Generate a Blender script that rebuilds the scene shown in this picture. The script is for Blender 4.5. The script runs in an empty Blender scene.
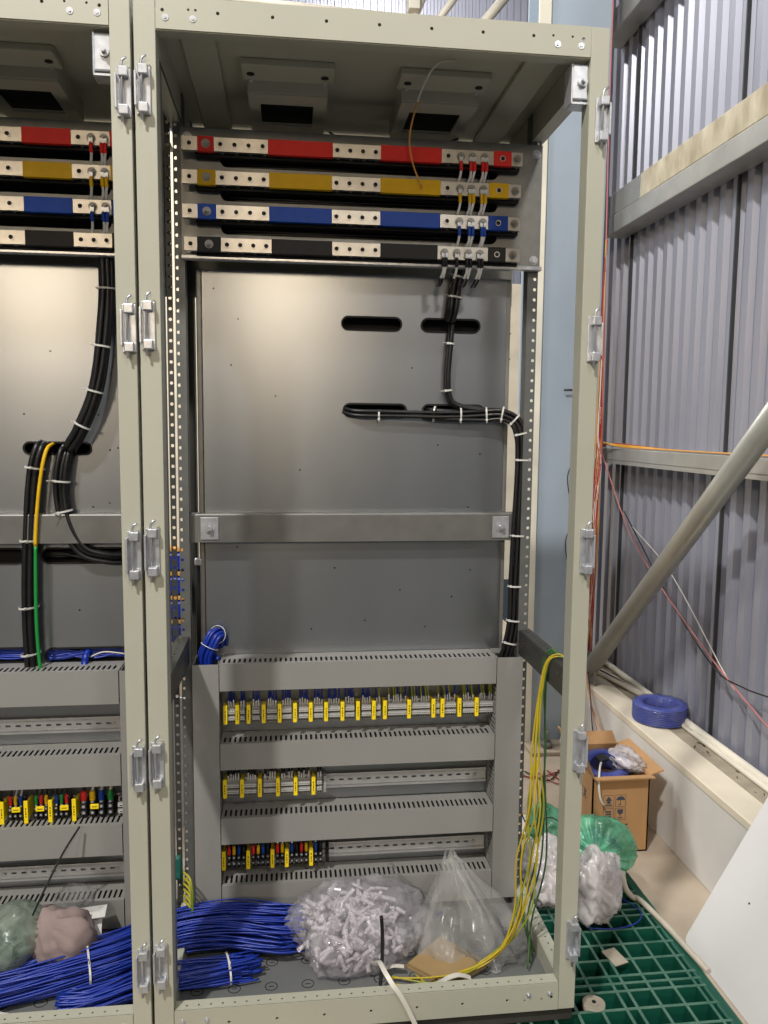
import bpy, bmesh, math, random
from mathutils import Vector, Matrix, noise
from mathutils.geometry import tessellate_polygon
random.seed(7)
SC = bpy.context.scene
COL = SC.collection
V = Vector
PI = math.pi

# ------------------------------------------------------------------ materials
MATS = {}
def lin(c):
    return tuple(((x/255)/12.92 if x/255 <= .04045 else ((x/255+.055)/1.055)**2.4) for x in c)

def mat(name, rgb, rough=.5, metal=0., noise_scale=None, noise_amt=.0, bump=0., bump_scale=200., stretch=None,
        spec=.5, coat=0., emit=None, rgb2=None, rough_amt=0., aniso=0.):
    m = bpy.data.materials.new(name); m.use_nodes = True
    nt = m.node_tree; b = nt.nodes['Principled BSDF']
    c = lin(rgb) + (1,)
    b.inputs['Base Color'].default_value = c
    b.inputs['Roughness'].default_value = rough
    b.inputs['Metallic'].default_value = metal
    b.inputs['Specular IOR Level'].default_value = spec
    b.inputs['Coat Weight'].default_value = coat
    if aniso:
        b.inputs['Anisotropic'].default_value = aniso
        tg = nt.nodes.new('ShaderNodeTangent'); tg.direction_type = 'RADIAL'; tg.axis = 'X'
        nt.links.new(tg.outputs[0], b.inputs['Tangent'])
    tc = nt.nodes.new('ShaderNodeTexCoord')
    mp = nt.nodes.new('ShaderNodeMapping')
    if stretch: mp.inputs['Scale'].default_value = stretch
    nt.links.new(tc.outputs['Object'], mp.inputs['Vector'])
    if noise_scale:
        n = nt.nodes.new('ShaderNodeTexNoise'); n.inputs['Scale'].default_value = noise_scale
        n.inputs['Detail'].default_value = 6
        nt.links.new(mp.outputs['Vector'], n.inputs['Vector'])
        r = nt.nodes.new('ShaderNodeValToRGB')
        r.color_ramp.elements[0].position = .3; r.color_ramp.elements[1].position = .7
        if rgb2 is None:
            lo = tuple(max(0, x*(1-noise_amt)) for x in c[:3])+(1,)
            hi = tuple(min(1, x*(1+noise_amt)) for x in c[:3])+(1,)
        else:
            lo, hi = lin(rgb2)+(1,), c
        r.color_ramp.elements[0].color = lo; r.color_ramp.elements[1].color = hi
        nt.links.new(n.outputs['Fac'], r.inputs['Fac'])
        nt.links.new(r.outputs['Color'], b.inputs['Base Color'])
        if rough_amt:
            mr = nt.nodes.new('ShaderNodeMapRange')
            mr.inputs['To Min'].default_value = rough-rough_amt; mr.inputs['To Max'].default_value = rough+rough_amt
            nt.links.new(n.outputs['Fac'], mr.inputs['Value']); nt.links.new(mr.outputs['Result'], b.inputs['Roughness'])
    if bump:
        n2 = nt.nodes.new('ShaderNodeTexNoise'); n2.inputs['Scale'].default_value = bump_scale; n2.inputs['Detail'].default_value = 3
        nt.links.new(mp.outputs['Vector'], n2.inputs['Vector'])
        bp = nt.nodes.new('ShaderNodeBump'); bp.inputs['Strength'].default_value = bump; bp.inputs['Distance'].default_value = .002
        nt.links.new(n2.outputs['Fac'], bp.inputs['Height']); nt.links.new(bp.outputs['Normal'], b.inputs['Normal'])
    if emit:
        b.inputs['Emission Color'].default_value = lin(emit[0])+(1,); b.inputs['Emission Strength'].default_value = emit[1]
    MATS[name] = m
    return m

def film(name, rgb, alpha, rough=.15, nscale=14., bump=.25):
    """thin plastic film: transparent mixed with a glossy, slightly milky sheet"""
    m = bpy.data.materials.new(name); m.use_nodes = True
    nt = m.node_tree; b = nt.nodes['Principled BSDF']; out = nt.nodes['Material Output']
    b.inputs['Base Color'].default_value = lin(rgb)+(1,); b.inputs['Roughness'].default_value = rough
    b.inputs['Specular IOR Level'].default_value = .9
    t = nt.nodes.new('ShaderNodeBsdfTransparent'); t.inputs['Color'].default_value = tuple(.5+.5*x for x in lin(rgb))+(1,)
    mx = nt.nodes.new('ShaderNodeMixShader')
    tc = nt.nodes.new('ShaderNodeTexCoord'); n = nt.nodes.new('ShaderNodeTexNoise')
    n.inputs['Scale'].default_value = nscale; n.inputs['Detail'].default_value = 5; n.inputs['Distortion'].default_value = 1.2
    nt.links.new(tc.outputs['Object'], n.inputs['Vector'])
    mr = nt.nodes.new('ShaderNodeMapRange')
    mr.inputs['From Min'].default_value = .35; mr.inputs['From Max'].default_value = .7
    mr.inputs['To Min'].default_value = alpha*.55; mr.inputs['To Max'].default_value = min(1, alpha*1.6)
    nt.links.new(n.outputs['Fac'], mr.inputs['Value'])
    nt.links.new(mr.outputs['Result'], mx.inputs['Fac'])
    nt.links.new(t.outputs[0], mx.inputs[1]); nt.links.new(b.outputs[0], mx.inputs[2])
    bp = nt.nodes.new('ShaderNodeBump'); bp.inputs['Strength'].default_value = bump; bp.inputs['Distance'].default_value = .01
    nt.links.new(n.outputs['Fac'], bp.inputs['Height']); nt.links.new(bp.outputs['Normal'], b.inputs['Normal'])
    nt.links.new(mx.outputs[0], out.inputs['Surface'])
    MATS[name] = m
    return m

mat('paint', (174,174,158), .42, noise_scale=3, noise_amt=.05, bump=.12, bump_scale=900)
mat('galv', (154,158,162), .29, .88, noise_scale=2.2, noise_amt=.10, stretch=(1,1,.35), rough_amt=.05, bump=.03, bump_scale=60, aniso=.4)
mat('zinc', (200,203,208), .32, .65, noise_scale=60, noise_amt=.15)
mat('zinc_dull', (138,139,136), .48, .6, noise_scale=25, noise_amt=.1)
mat('bar_grey', (116,116,113), .48, .5, noise_scale=25, noise_amt=.08)
mat('upright', (104,106,104), .5, .4, noise_scale=25, noise_amt=.1)
mat('tin', (186,183,176), .36, .85, noise_scale=40, noise_amt=.12)
mat('din', (206,208,210), .34, .12, noise_scale=30, noise_amt=.06)
mat('dark_metal', (70,70,66), .55, .4, noise_scale=8, noise_amt=.15)
mat('duct', (140,139,135), .5, noise_scale=5, noise_amt=.04)
mat('red', (214,42,38), .55, spec=.3, noise_scale=30, noise_amt=.06)
mat('yellow', (220,176,22), .55, spec=.3, noise_scale=30, noise_amt=.06)
mat('blue', (20,66,156), .55, spec=.3, noise_scale=30, noise_amt=.08)
mat('black', (26,26,27), .55, spec=.3, noise_scale=30, noise_amt=.15)
mat('black_cable', (24,24,25), .38, noise_scale=60, noise_amt=.15)
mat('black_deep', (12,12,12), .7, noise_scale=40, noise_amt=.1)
mat('tie', (205,205,200), .4, noise_scale=80, noise_amt=.05)
mat('term_grey', (158,158,156), .45, noise_scale=60, noise_amt=.05)
mat('term_white', (205,205,203), .4, noise_scale=60, noise_amt=.05)
mat('term_dark', (38,38,38), .5, noise_scale=60, noise_amt=.05)
mat('marker', (250,220,20), .5, noise_scale=60, noise_amt=.04)
mat('ink', (66,56,20), .6, noise_scale=60, noise_amt=.05)
mat('wire_blue', (15,46,146), .36, noise_scale=30, noise_amt=.12)
mat('wire_yellow', (190,166,38), .38, noise_scale=20, noise_amt=.08)
mat('wire_yg', (184,168,40), .38, noise_scale=16, rgb2=(92,134,44), stretch=(1,1,1))
mat('wire_green', (58,98,52), .4, noise_scale=20, noise_amt=.1)
mat('wire_gn', (24,140,60), .4, noise_scale=20, noise_amt=.1)
mat('wire_red', (150,36,44), .45, noise_scale=20, noise_amt=.1)
mat('wire_pink', (186,112,112), .5, noise_scale=20, noise_amt=.1)
mat('wire_orange', (206,150,70), .45, noise_scale=20, noise_amt=.1)
mat('wire_white', (212,208,198), .45, noise_scale=20, noise_amt=.05)
mat('ferrule', (225,225,225), .3, .3, noise_scale=60, noise_amt=.05)
mat('sheet', (147,150,164), .36, .25, noise_scale=5, noise_amt=.06, stretch=(1,1,.2))
mat('sheet_gap', (58,60,64), .6, noise_scale=5, noise_amt=.1)
mat('purlin', (176,176,172), .42, .6, noise_scale=9, noise_amt=.12)
mat('purlin_dusty', (204,196,174), .6, .2, noise_scale=14, rgb2=(158,148,124), stretch=(1,1,.5))
mat('pipe_grey', (176,176,168), .38, .5, noise_scale=7, noise_amt=.10)
mat('column', (158,172,186), .5, noise_scale=3.5, noise_amt=.10, stretch=(1,1,.5))
mat('column_edge', (226,222,206), .5, noise_scale=5, noise_amt=.12)
mat('concrete', (178,164,146), .85, noise_scale=4, noise_amt=.16, bump=.4, bump_scale=40)
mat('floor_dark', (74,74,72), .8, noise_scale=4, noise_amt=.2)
mat('plaster', (214,212,208), .8, noise_scale=3, noise_amt=.07, bump=.2, bump_scale=25)
mat('plaster_cream', (220,210,190), .8, noise_scale=5, noise_amt=.10, bump=.2, bump_scale=25)
mat('dirt', (160,150,132), .9, noise_scale=12, noise_amt=.2, bump=.5, bump_scale=60)
mat('pallet', (16,78,62), .45, noise_scale=6, noise_amt=.18)
mat('pallet_deck', (10,44,38), .6, noise_scale=10, noise_amt=.25)
mat('pallet_pale', (92,126,110), .6, noise_scale=16, rgb2=(44,92,76))  # paler green for the thin top edges of the grid
mat('plug', (158,150,134), .6, noise_scale=20, noise_amt=.1)
mat('cardboard', (178,138,94), .8, noise_scale=10, noise_amt=.07)
mat('cardboard_flat', (160,134,92), .8, noise_scale=10, noise_amt=.07)
mat('print', (62,70,84), .8, noise_scale=20, noise_amt=.1)
mat('board', (214,214,214), .5, noise_scale=3, noise_amt=.03)
mat('paper', (222,220,216), .8, noise_scale=6, noise_amt=.03)
mat('pinkcloth', (142,126,122), .85, noise_scale=14, noise_amt=.16, bump=.6, bump_scale=30)
mat('tube_white', (224,218,224), .3, noise_scale=60, noise_amt=.05)
mat('coil_blue', (58,72,158), .35, noise_scale=40, noise_amt=.15, stretch=(1,1,6))
mat('plinth', (58,56,52), .7, noise_scale=10, noise_amt=.2)
mat('bottom_plate', (128,130,128), .5, .35, noise_scale=5, noise_amt=.10)
mat('rod_white', (226,220,204), .5, noise_scale=5, noise_amt=.1)
mat('lamp_glow', (255,244,226), .5, emit=((255,240,214), 14.))
mat('hose', (186,178,162), .5, noise_scale=20, noise_amt=.1)
mat('teal', (30,96,84), .5, noise_scale=20, noise_amt=.2)
film('clear_film', (232,230,234), .22, .10)
film('clear_film_thin', (222,222,222), .07, .08)
film('peak_film', (224,224,222), .22, .18, 5., .1)
film('wrap_film', (222,224,230), .05, .1)
film('tube_film', (240,234,240), .66, .2, 60, .05)
film('white_film', (222,217,218), .58, .22, 10)
film('green_film', (104,186,146), .66, .25, 16, .08)
film('tealbag_film', (150,164,150), .45, .3, 22)

# ------------------------------------------------------------------ mesh helpers
class MB:
    def __init__(s): s.bm = bmesh.new(); s.mi = 0
    def face(s, vs, smooth=False):
        try:
            f = s.bm.faces.new(vs)
        except ValueError:
            return None
        f.material_index = s.mi; f.smooth = smooth
        return f
    def box(s, x0, x1, y0, y1, z0, z1, bev=0.):
        xs, ys, zs = sorted((x0, x1)), sorted((y0, y1)), sorted((z0, z1))
        tmp = bmesh.new()
        vs = [tmp.verts.new((xs[i], ys[j], zs[k])) for i in (0,1) for j in (0,1) for k in (0,1)]
        for q in ((0,1,3,2),(4,6,7,5),(0,4,5,1),(2,3,7,6),(0,2,6,4),(1,5,7,3)):
            tmp.faces.new([vs[i] for i in q])
        if bev: bmesh.ops.bevel(tmp, geom=list(tmp.edges), offset=bev, segments=2, affect='EDGES', profile=.5)
        s.merge(tmp)
        return s
    def merge(s, tmp, M=None, smooth=False):
        mp = {}
        for v in tmp.verts: mp[v] = s.bm.verts.new(M @ v.co if M else v.co)
        for f in tmp.faces:
            g = s.face([mp[v] for v in f.verts], smooth or f.smooth)
        tmp.free()
    def obox(s, c, size, M3, bev=0.):
        """oriented box: centre, size, 3x3 matrix"""
        t = MB(); sx, sy, sz = [q/2 for q in size]
        t.box(-sx, sx, -sy, sy, -sz, sz, bev)
        s.merge(t.bm, Matrix.Translation(V(c)) @ M3.to_4x4())
        return s
    def tube(s, pts, r, n=8, cap=True, closed=False, rfun=None):
        pts = [V(p) for p in pts]; N = len(pts)
        rings = []; up = None
        for i, p in enumerate(pts):
            a = pts[(i-1) % N] if (closed or i) else pts[0]
            b = pts[(i+1) % N] if (closed or i < N-1) else pts[-1]
            t = (b-a)
            if t.length < 1e-9: t = V((0,0,1))
            t.normalize()
            if up is None: up = V((0,0,1)) if abs(t.z) < .9 else V((0,1,0))
            u = (up - t*up.dot(t))
            if u.length < 1e-6: u = t.orthogonal()
            u.normalize(); w = t.cross(u); up = u
            rr = r if rfun is None else r*rfun(i/(N-1))
            rings.append([s.bm.verts.new(p + u*rr*math.cos(2*PI*k/n) + w*rr*math.sin(2*PI*k/n)) for k in range(n)])
        for i in range(N if closed else N-1):
            A, B = rings[i], rings[(i+1) % N]
            for k in range(n): s.face([A[k], A[(k+1) % n], B[(k+1) % n], B[k]], True)
        if cap and not closed:
            s.face(rings[0][::-1]); s.face(rings[-1])
        return s
    def cyl(s, a, b, r, n=12, r2=None):
        a, b = V(a), V(b); t = (b-a).normalized(); u = t.orthogonal().normalized(); w = t.cross(u)
        r2 = r if r2 is None else r2
        A = [s.bm.verts.new(a+u*r*math.cos(2*PI*k/n)+w*r*math.sin(2*PI*k/n)) for k in range(n)]
        B = [s.bm.verts.new(b+u*r2*math.cos(2*PI*k/n)+w*r2*math.sin(2*PI*k/n)) for k in range(n)]
        for k in range(n): s.face([A[k], A[(k+1) % n], B[(k+1) % n], B[k]], True)
        s.face(A[::-1]); s.face(B)
        return s
    def ring(s, c, axis, r0, r1, h, n=20):
        """flat washer / torus-like ring with square section around axis through c"""
        c, t = V(c), V(axis).normalized(); u = t.orthogonal().normalized(); w = t.cross(u)
        def loop(r, d): return [s.bm.verts.new(c+t*d+u*r*math.cos(2*PI*k/n)+w*r*math.sin(2*PI*k/n)) for k in range(n)]
        L = [loop(r0, 0), loop(r1, 0), loop(r1, h), loop(r0, h)]
        for q in range(4):
            A, B = L[q], L[(q+1) % 4]
            for k in range(n): s.face([A[k], A[(k+1) % n], B[(k+1) % n], B[k]])
        return s
    def prism(s, prof, axis, a, b):
        """prof: list of 2-D points in the plane normal to axis ('x': (y,z), 'y': (x,z), 'z': (x,y)), extruded a..b"""
        def P(p, t):
            return {'x': (t, p[0], p[1]), 'y': (p[0], t, p[1]), 'z': (p[0], p[1], t)}[axis]
        A = [s.bm.verts.new(P(p, a)) for p in prof]; B = [s.bm.verts.new(P(p, b)) for p in prof]
        n = len(prof)
        for k in range(n): s.face([A[k], A[(k+1) % n], B[(k+1) % n], B[k]])
        s.face(A[::-1]); s.face(B)
        return s
    def plate(s, outer, holes, O, U, W, t):
        """plate with holes: 2-D loops in (U,W), front at O, thickness t behind (against U x W)"""
        O, U, W = V(O), V(U), V(W); N = U.cross(W).normalized()
        holes = list(holes)
        if len(holes) > 1 and len(outer) == 4:
            # long rows of holes: cut the sheet into one cell per hole
            xs = [p[0] for p in outer]; ys = [p[1] for p in outer]
            ax = 0 if max(xs)-min(xs) >= max(ys)-min(ys) else 1
            hh = sorted(holes, key=lambda h: min(p[ax] for p in h))
            cuts = []
            for h1, h2 in zip(hh, hh[1:]):
                a, b = max(p[ax] for p in h1), min(p[ax] for p in h2)
                if b-a < 1e-4: cuts = None; break
                cuts.append((a+b)/2)
            if cuts:
                lo, hi = (min(xs), max(xs)) if ax == 0 else (min(ys), max(ys))
                ed = [lo]+cuts+[hi]
                for (a, b), h in zip(zip(ed, ed[1:]), hh):
                    c = rect(a, b, min(ys), max(ys)) if ax == 0 else rect(min(xs), max(xs), a, b)
                    s.plate(c, [h], O, U, W, t)
                return s
        loops = [outer]+holes
        flat = [p for l in loops for p in l]
        tri = tessellate_polygon([[V((p[0], p[1], 0)) for p in l] for l in loops])
        F = [s.bm.verts.new(O+U*p[0]+W*p[1]) for p in flat]
        B = [s.bm.verts.new(O+U*p[0]+W*p[1]-N*t) for p in flat]
        for a, b, c in tri:
            s.face([F[a], F[b], F[c]]); s.face([B[c], B[b], B[a]])
        i = 0
        for l in loops:
            n = len(l)
            for k in range(n): s.face([F[i+k], F[i+(k+1) % n], B[i+(k+1) % n], B[i+k]])
            i += n
        return s
    def disc(s, c, axis, r, n=14):
        c, t = V(c), V(axis).normalized(); u = t.orthogonal().normalized(); w = t.cross(u)
        s.face([s.bm.verts.new(c+u*r*math.cos(2*PI*k/n)+w*r*math.sin(2*PI*k/n)) for k in range(n)])
    def build(s, name, mats, parent=None, origin=None, normals=True):
        if normals: bmesh.ops.recalc_face_normals(s.bm, faces=s.bm.faces)
        me = bpy.data.meshes.new(name)
        org = V((0,0,0))
        if parent is not None:
            org = V(parent['_o']) if '_o' in parent else parent.location.copy()
        elif origin is not None: org = V(origin)
        if org.length: bmesh.ops.translate(s.bm, verts=s.bm.verts, vec=-org)
        s.bm.to_mesh(me); s.bm.free()
        for m in ([mats] if isinstance(mats, str) else mats): me.materials.append(MATS[m])
        o = bpy.data.objects.new(name, me); COL.objects.link(o)
        if parent is not None: o.parent = parent; WORLD[o.name] = org
        else: o.location = org; 
        ORG[o.name] = org
        return o
WORLD, ORG = {}, {}
def rect(x0, x1, y0, y1): return [(x0,y0),(x1,y0),(x1,y1),(x0,y1)]
def hole(x, y, r, n=8): return [(x+r*math.cos(2*PI*k/n+.2), y+r*math.sin(2*PI*k/n+.2)) for k in range(n)]
def slot(x, y, w, h, n=6):
    """oblong hole with rounded ends, longer side decides the direction"""
    P = []
    if w >= h:
        r = h/2; d = w/2-r
        P += [(x+d+r*math.cos(a), y+r*math.sin(a)) for a in [-PI/2+PI*k/n for k in range(n+1)]]
        P += [(x-d+r*math.cos(a), y+r*math.sin(a)) for a in [PI/2+PI*k/n for k in range(n+1)]]
    else:
        r = w/2; d = h/2-r
        P += [(x+r*math.cos(a), y+d+r*math.sin(a)) for a in [PI*k/n for k in range(n+1)]]
        P += [(x+r*math.cos(a), y-d+r*math.sin(a)) for a in [PI+PI*k/n for k in range(n+1)]]
    return P

def tag(o, label=None, cat=None, group=None, kind=None):
    if label: o['label'] = label
    if cat: o['category'] = cat
    if group: o['group'] = group
    if kind: o['kind'] = kind
    return o
def thing(name, label, cat, loc, group=None):
    o = bpy.data.objects.new(name, None); COL.objects.link(o); o.empty_display_size = .05
    o.location = loc
    return tag(o, label, cat, group)
class _P: pass
def sub(mb, name, mats, part):
    """sub-part: child of a part (whose mesh origin equals its thing's origin)"""
    bm = mb.bm
    bmesh.ops.recalc_face_normals(bm, faces=bm.faces)
    org = ORG[part.name]
    bmesh.ops.translate(bm, verts=bm.verts, vec=-org)
    me = bpy.data.meshes.new(name); bm.to_mesh(me); bm.free()
    for m in ([mats] if isinstance(mats, str) else mats): me.materials.append(MATS[m])
    o = bpy.data.objects.new(name, me); COL.objects.link(o); o.parent = part; ORG[o.name] = org
    return o
def copy_tree(o, parent=None, loc=None):
    c = o.copy(); COL.objects.link(c)
    ORG[c.name] = ORG.get(o.name, V((0,0,0)))
    if parent is not None: c.parent = parent
    if loc is not None: c.location = loc
    for ch in list(o.children): copy_tree(ch, c)
    return c

def spline(pts, k=8):
    """Catmull-Rom through the points"""
    P = [V(p) for p in pts]; P = [P[0]*2-P[1]]+P+[P[-1]*2-P[-2]]
    out = []
    for i in range(1, len(P)-2):
        a, b, c, d = P[i-1:i+3]
        for j in range(k):
            t = j/k
            out.append(.5*((2*b)+(c-a)*t+(2*a-5*b+4*c-d)*t*t+(3*b-a-3*c+d)*t*t*t))
    out.append(P[-2].copy())
    return out
def frames(path):
    """parallel frames along a path"""
    N = len(path); out = []; up = V((0,-1,0))
    for i in range(N):
        t = (path[min(i+1, N-1)]-path[max(i-1, 0)]).normalized()
        u = up-t*up.dot(t)
        if u.length < 1e-5: u = t.orthogonal()
        u.normalize(); up = u
        out.append((u, t.cross(u)))
    return out
def wire(name, pts, r, m, label, cat='wire', group=None, n=6, k=8, smooth_path=True):
    p = spline(pts, k) if smooth_path else [V(q) for q in pts]
    o = MB().tube(p, r, n).build(name, m, origin=p[0])
    return tag(o, label, cat, group)
def cables(pts, offs, r, m, name, label, group, k=8, n=8, wob=0.):
    """parallel cables; offs = list of (a, b) offsets in the path's frame"""
    p = spline(pts, k); fr = frames(p)
    for q, (a, b) in enumerate(offs):
        ph = random.random()*6
        pp = [x+u*(a+wob*math.sin(ph+i*.35))+w*(b+wob*math.cos(ph+i*.3)) for i, (x, (u, w)) in enumerate(zip(p, fr))]
        tag(MB().tube(pp, r, n).build(name, m, origin=pp[0]), label, 'cable', group)
    return p, fr
def tie(p, fr, i, ra, rb, label, group, tail=.02):
    """a cable tie: band with head and a cut tail"""
    u, w = fr[i]; t = u.cross(w).normalized(); c = p[i]
    mb = MB()
    loop = [c+u*ra*math.cos(2*PI*j/20)+w*rb*math.sin(2*PI*j/20) for j in range(20)]
    A = [mb.bm.verts.new(q-t*.0022) for q in loop]; B = [mb.bm.verts.new(q+t*.0022) for q in loop]
    oc = [c+u*(ra+.001)*math.cos(2*PI*j/20)+w*(rb+.001)*math.sin(2*PI*j/20) for j in range(20)]
    C2 = [mb.bm.verts.new(q-t*.0022) for q in oc]; D = [mb.bm.verts.new(q+t*.0022) for q in oc]
    for j in range(20):
        k = (j+1) % 20
        mb.face([A[j], A[k], B[k], B[j]]); mb.face([C2[j], D[j], D[k], C2[k]])
        mb.face([A[j], C2[j], C2[k], A[k]]); mb.face([B[j], B[k], D[k], D[j]])
    h = c+u*ra*.7+w*rb*.72
    M3 = Matrix((u, w, t)).transposed()
    mb.obox(h, (.005,.006,.006), M3, .0008)
    mb.tube([h, h+w*tail*.6+u*tail*.3, h+w*tail+u*tail*.35], .001, 4)
    return tag(mb.build('cable_tie', 'tie', origin=c), label, 'cable tie', group)

# ================================================================== dimensions (metres; cabinet front face at y = 0)
W_IN, H_IN, PITCH = .8357, 1.95, .9183
YB, YBAR, YPL, YD = .385, .340, .45, .36

# ================================================================== the cabinet
HOLE_X = [.013+.1008*k for k in range(9)]
def make_hinge(par, x, z0, z1, flip):
    mb = MB(); mb.box(x-.013, x+.013, -.004, 0, z0, z1, .001)
    mb.box(x-.013*flip-.002, x-.013*flip+.002, -.016, -.002, z0+.012, z1-.012, .0008)
    h = mb.build('hinge', 'zinc', par)
    for zz in (z0, z1-.018):
        k = MB(); k.box(x-.008, x+.010, -.018, -.003, zz, zz+.018, .002); sub(k, 'hinge_knuckle', 'zinc', h)
    pn = MB(); pn.tube([(x-.002, -.012, z0-.012), (x-.002, -.012, z1+.006), (x, -.012, z1+.012), (x+.007, -.012, z1+.017)], .0026, 8)
    sub(pn, 'hinge_pin', 'zinc', h)

HZ = [(1.797,1.882), (1.367,1.457), (.929,1.023), (.497,.588), (.064,.153)]
def make_cabinet(dx, label, hinge_left, hinge_right):
    X = lambda v: v+dx
    t = thing('electrical_cabinet', label, 'cabinet', (X(.418), .25, -.063))
    xl, xr = -.0395, .8728
    # posts: folded sheet profiles open at the back
    for side, (a, b) in enumerate(((xl, 0.), (W_IN, xr))):
        mb = MB(); a, b = X(a), X(b)
        mb.box(a, b, 0, .003, -.063, 2.009, .0012)
        inner = b if side == 0 else a
        outer = a if side == 0 else b
        s = -1 if side == 0 else 1
        mb.box(inner, inner+s*.003, .003, .042, 0, 1.952)
        mb.box(outer, outer-s*.003, .003, .042, -.06, 2.006)
        mb.box(a+.003, b-.003, .039, .042, -.06, 2.006)
        mb.build('front_post', 'paint', t)
    # rails with drilled holes
    screws = [.018, .068, .767, .815]
    hs = [hole(X(x), 1.985, .0034) for x in HOLE_X] + [hole(X(x), 1.988, .0024) for x in (.060, .073, .758, .797)]
    mb = MB(); mb.plate(rect(X(.001), X(W_IN-.001), 1.952, 2.009), hs, (0,0,0), (1,0,0), (0,0,1), .003)
    mb.box(X(.001), X(W_IN-.001), .003, .055, 2.006, 2.009); mb.box(X(.001), X(W_IN-.001), .003, .030, 1.95, 1.953)
    mb.box(X(.001), X(W_IN-.001), .052, .055, 1.96, 2.006)
    tr = mb.build('top_rail', 'paint', t)
    for x in screws:
        k = MB(); k.cyl((X(x), -.0012, 1.972), (X(x), .001, 1.972), .0062, 14); k.cyl((X(x), -.0028, 1.972), (X(x), 0, 1.972), .0028, 8)
        sub(k, 'rail_screw', 'zinc', tr)
    hs = [hole(X(x), -.033, .0034) for x in HOLE_X] + [hole(X(x), -.036, .0024) for x in (.758, .797)]
    mb = MB(); mb.plate(rect(X(.001), X(W_IN-.001), -.063, 0), hs, (0,0,0), (1,0,0), (0,0,1), .003)
    top = [hole(X(.025+.025*k), .016, .0028, 6) for k in range(32)]
    mb.plate(rect(X(.001), X(W_IN-.001), .002, .032), top, (0,0,0), (1,0,0), (0,1,0), .002)
    mb.box(X(.001), X(W_IN-.001), .030, .032, -.045, -.002); mb.box(X(.001), X(W_IN-.001), .003, .05, -.063, -.060)
    br = mb.build('bottom_rail', 'paint', t)
    for x in screws:
        k = MB(); k.cyl((X(x), -.0012, -.024), (X(x), .001, -.024), .0058, 14); k.cyl((X(x), -.004, -.024), (X(x), 0, -.024), .0032, 6)
        sub(k, 'rail_screw', 'zinc', br)
    # roof with two fan boxes underneath
    mb = MB(); mb.box(X(xl+.004), X(xr-.004), .056, .62, 1.994, 2.004)
    mb.box(X(.03), X(.10), .06, .6, 1.984, 1.994, .003)
    mb.box(X(W_IN-.10), X(W_IN-.03), .06, .6, 1.984, 1.994, .003)
    mb.build('roof_panel', 'paint', t)
    for c, w in ((.243, .20), (.585, .20)):
        mb = MB(); cx = X(c)
        # flange and tapered tray with a rectangular opening
        mb.plate(rect(cx-w/2, cx+w/2, -.235, -.19), [hole(cx-.08, -.212, .0), ] if False else [], (0,0,1.980), (1,0,0), (0,-1,0), .006) if False else None
        mb.box(cx-w/2, cx+w/2, .19, .27, 1.978, 1.994, .003)
        mb.plate(rect(cx-w/2+.012, cx+w/2-.012, .268, .49), [rect(cx-.062, cx+.058, .322, .448)], (0,0,1.955), (1,0,0), (0,1,0), .004)
        for xa in (cx-w/2+.012, cx+w/2-.015): mb.box(xa, xa+.003, .268, .49, 1.955, 1.994)
        mb.box(cx-w/2+.012, cx+w/2-.012, .265, .268, 1.955, 1.994)
        vb = mb.build('fan_box', 'paint', t)
        k = MB(); k.box(cx-.064, cx+.060, .318, .452, 1.9592, 1.9605)
        sub(k, 'opening_dark_fill', 'black_deep', vb)  # black sheet fills the opening, standing in for its dark inside
        for sx in (-.08, .08):
            k = MB(); k.cyl((cx+sx, .232, 1.9765), (cx+sx, .232, 1.979), .0085, 14); sub(k, 'mounting_grommet', 'black_deep', vb)
            k = MB(); k.cyl((cx+sx*1.0, .262, 1.974), (cx+sx, .262, 1.979), .0045, 10); sub(k, 'box_screw', 'zinc', vb)
    # side rails (top, middle, bottom), perforated on the inner web
    for side in (0, 1):
        inner = X(-.004) if side == 0 else X(W_IN+.004)
        s = -1 if side == 0 else 1
        for nm, z0, z1 in (('top_side_rail', 1.925, 1.992), ('middle_side_rail', .640, .700), ('bottom_side_rail', -.055, 0.)):
            mb = MB()
            hs = [hole(.06+.025*k, (z0+z1)/2+.012, .004, 6) for k in range(13)] if nm[0] == 'm' else []
            mb.plate(rect(.043, .40 if nm[0] == 'm' else .60, z0, z1), hs, (inner,0,0), (0,1,0), (0,0,1), .002)
            y1 = .40 if nm[0] == 'm' else .60
            h2 = [hole(.06+.025*k, inner+s*.016, .0032, 6) for k in range(int((y1-.07)/.025))]
            mb.plate([(p[1], p[0]) for p in rect(min(inner, inner+s*.030), max(inner, inner+s*.030), .043, y1)], h2, (0,0,z1), (0,1,0), (1,0,0), .002)
            mb.box(inner, inner+s*.030, .043, y1, z0, z0+.002)
            mb.build(nm, 'paint' if nm[0] in 'b' else 'dark_metal' if nm[0] == 'm' else 'paint', t)
        # rear uprights: perforated front flange
        a, b = (X(-.024), X(.0)) if side == 0 else (X(W_IN), X(W_IN+.026))
        hx = a+.0065 if side == 0 else b-.0075
        hs = [hole(hx, -.03+.025*k, .0042, 8) for k in range(79)]
        mb = MB(); mb.plate(rect(a, b, -.055, 1.99), hs, (0,.388,0), (1,0,0), (0,0,1), .002)
        e = b if side == 0 else a
        mb.box(e, e-(.002 if side == 0 else -.002), .390, .425, -.055, 1.99)
        mb.build('rear_upright', 'upright', t)
        if side == 0:
            mb = MB(); mb.box(X(-.0395), X(-.002), .575, .615, -.06, 2.0, .002); mb.build('rear_post', 'dark_metal', t)
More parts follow.
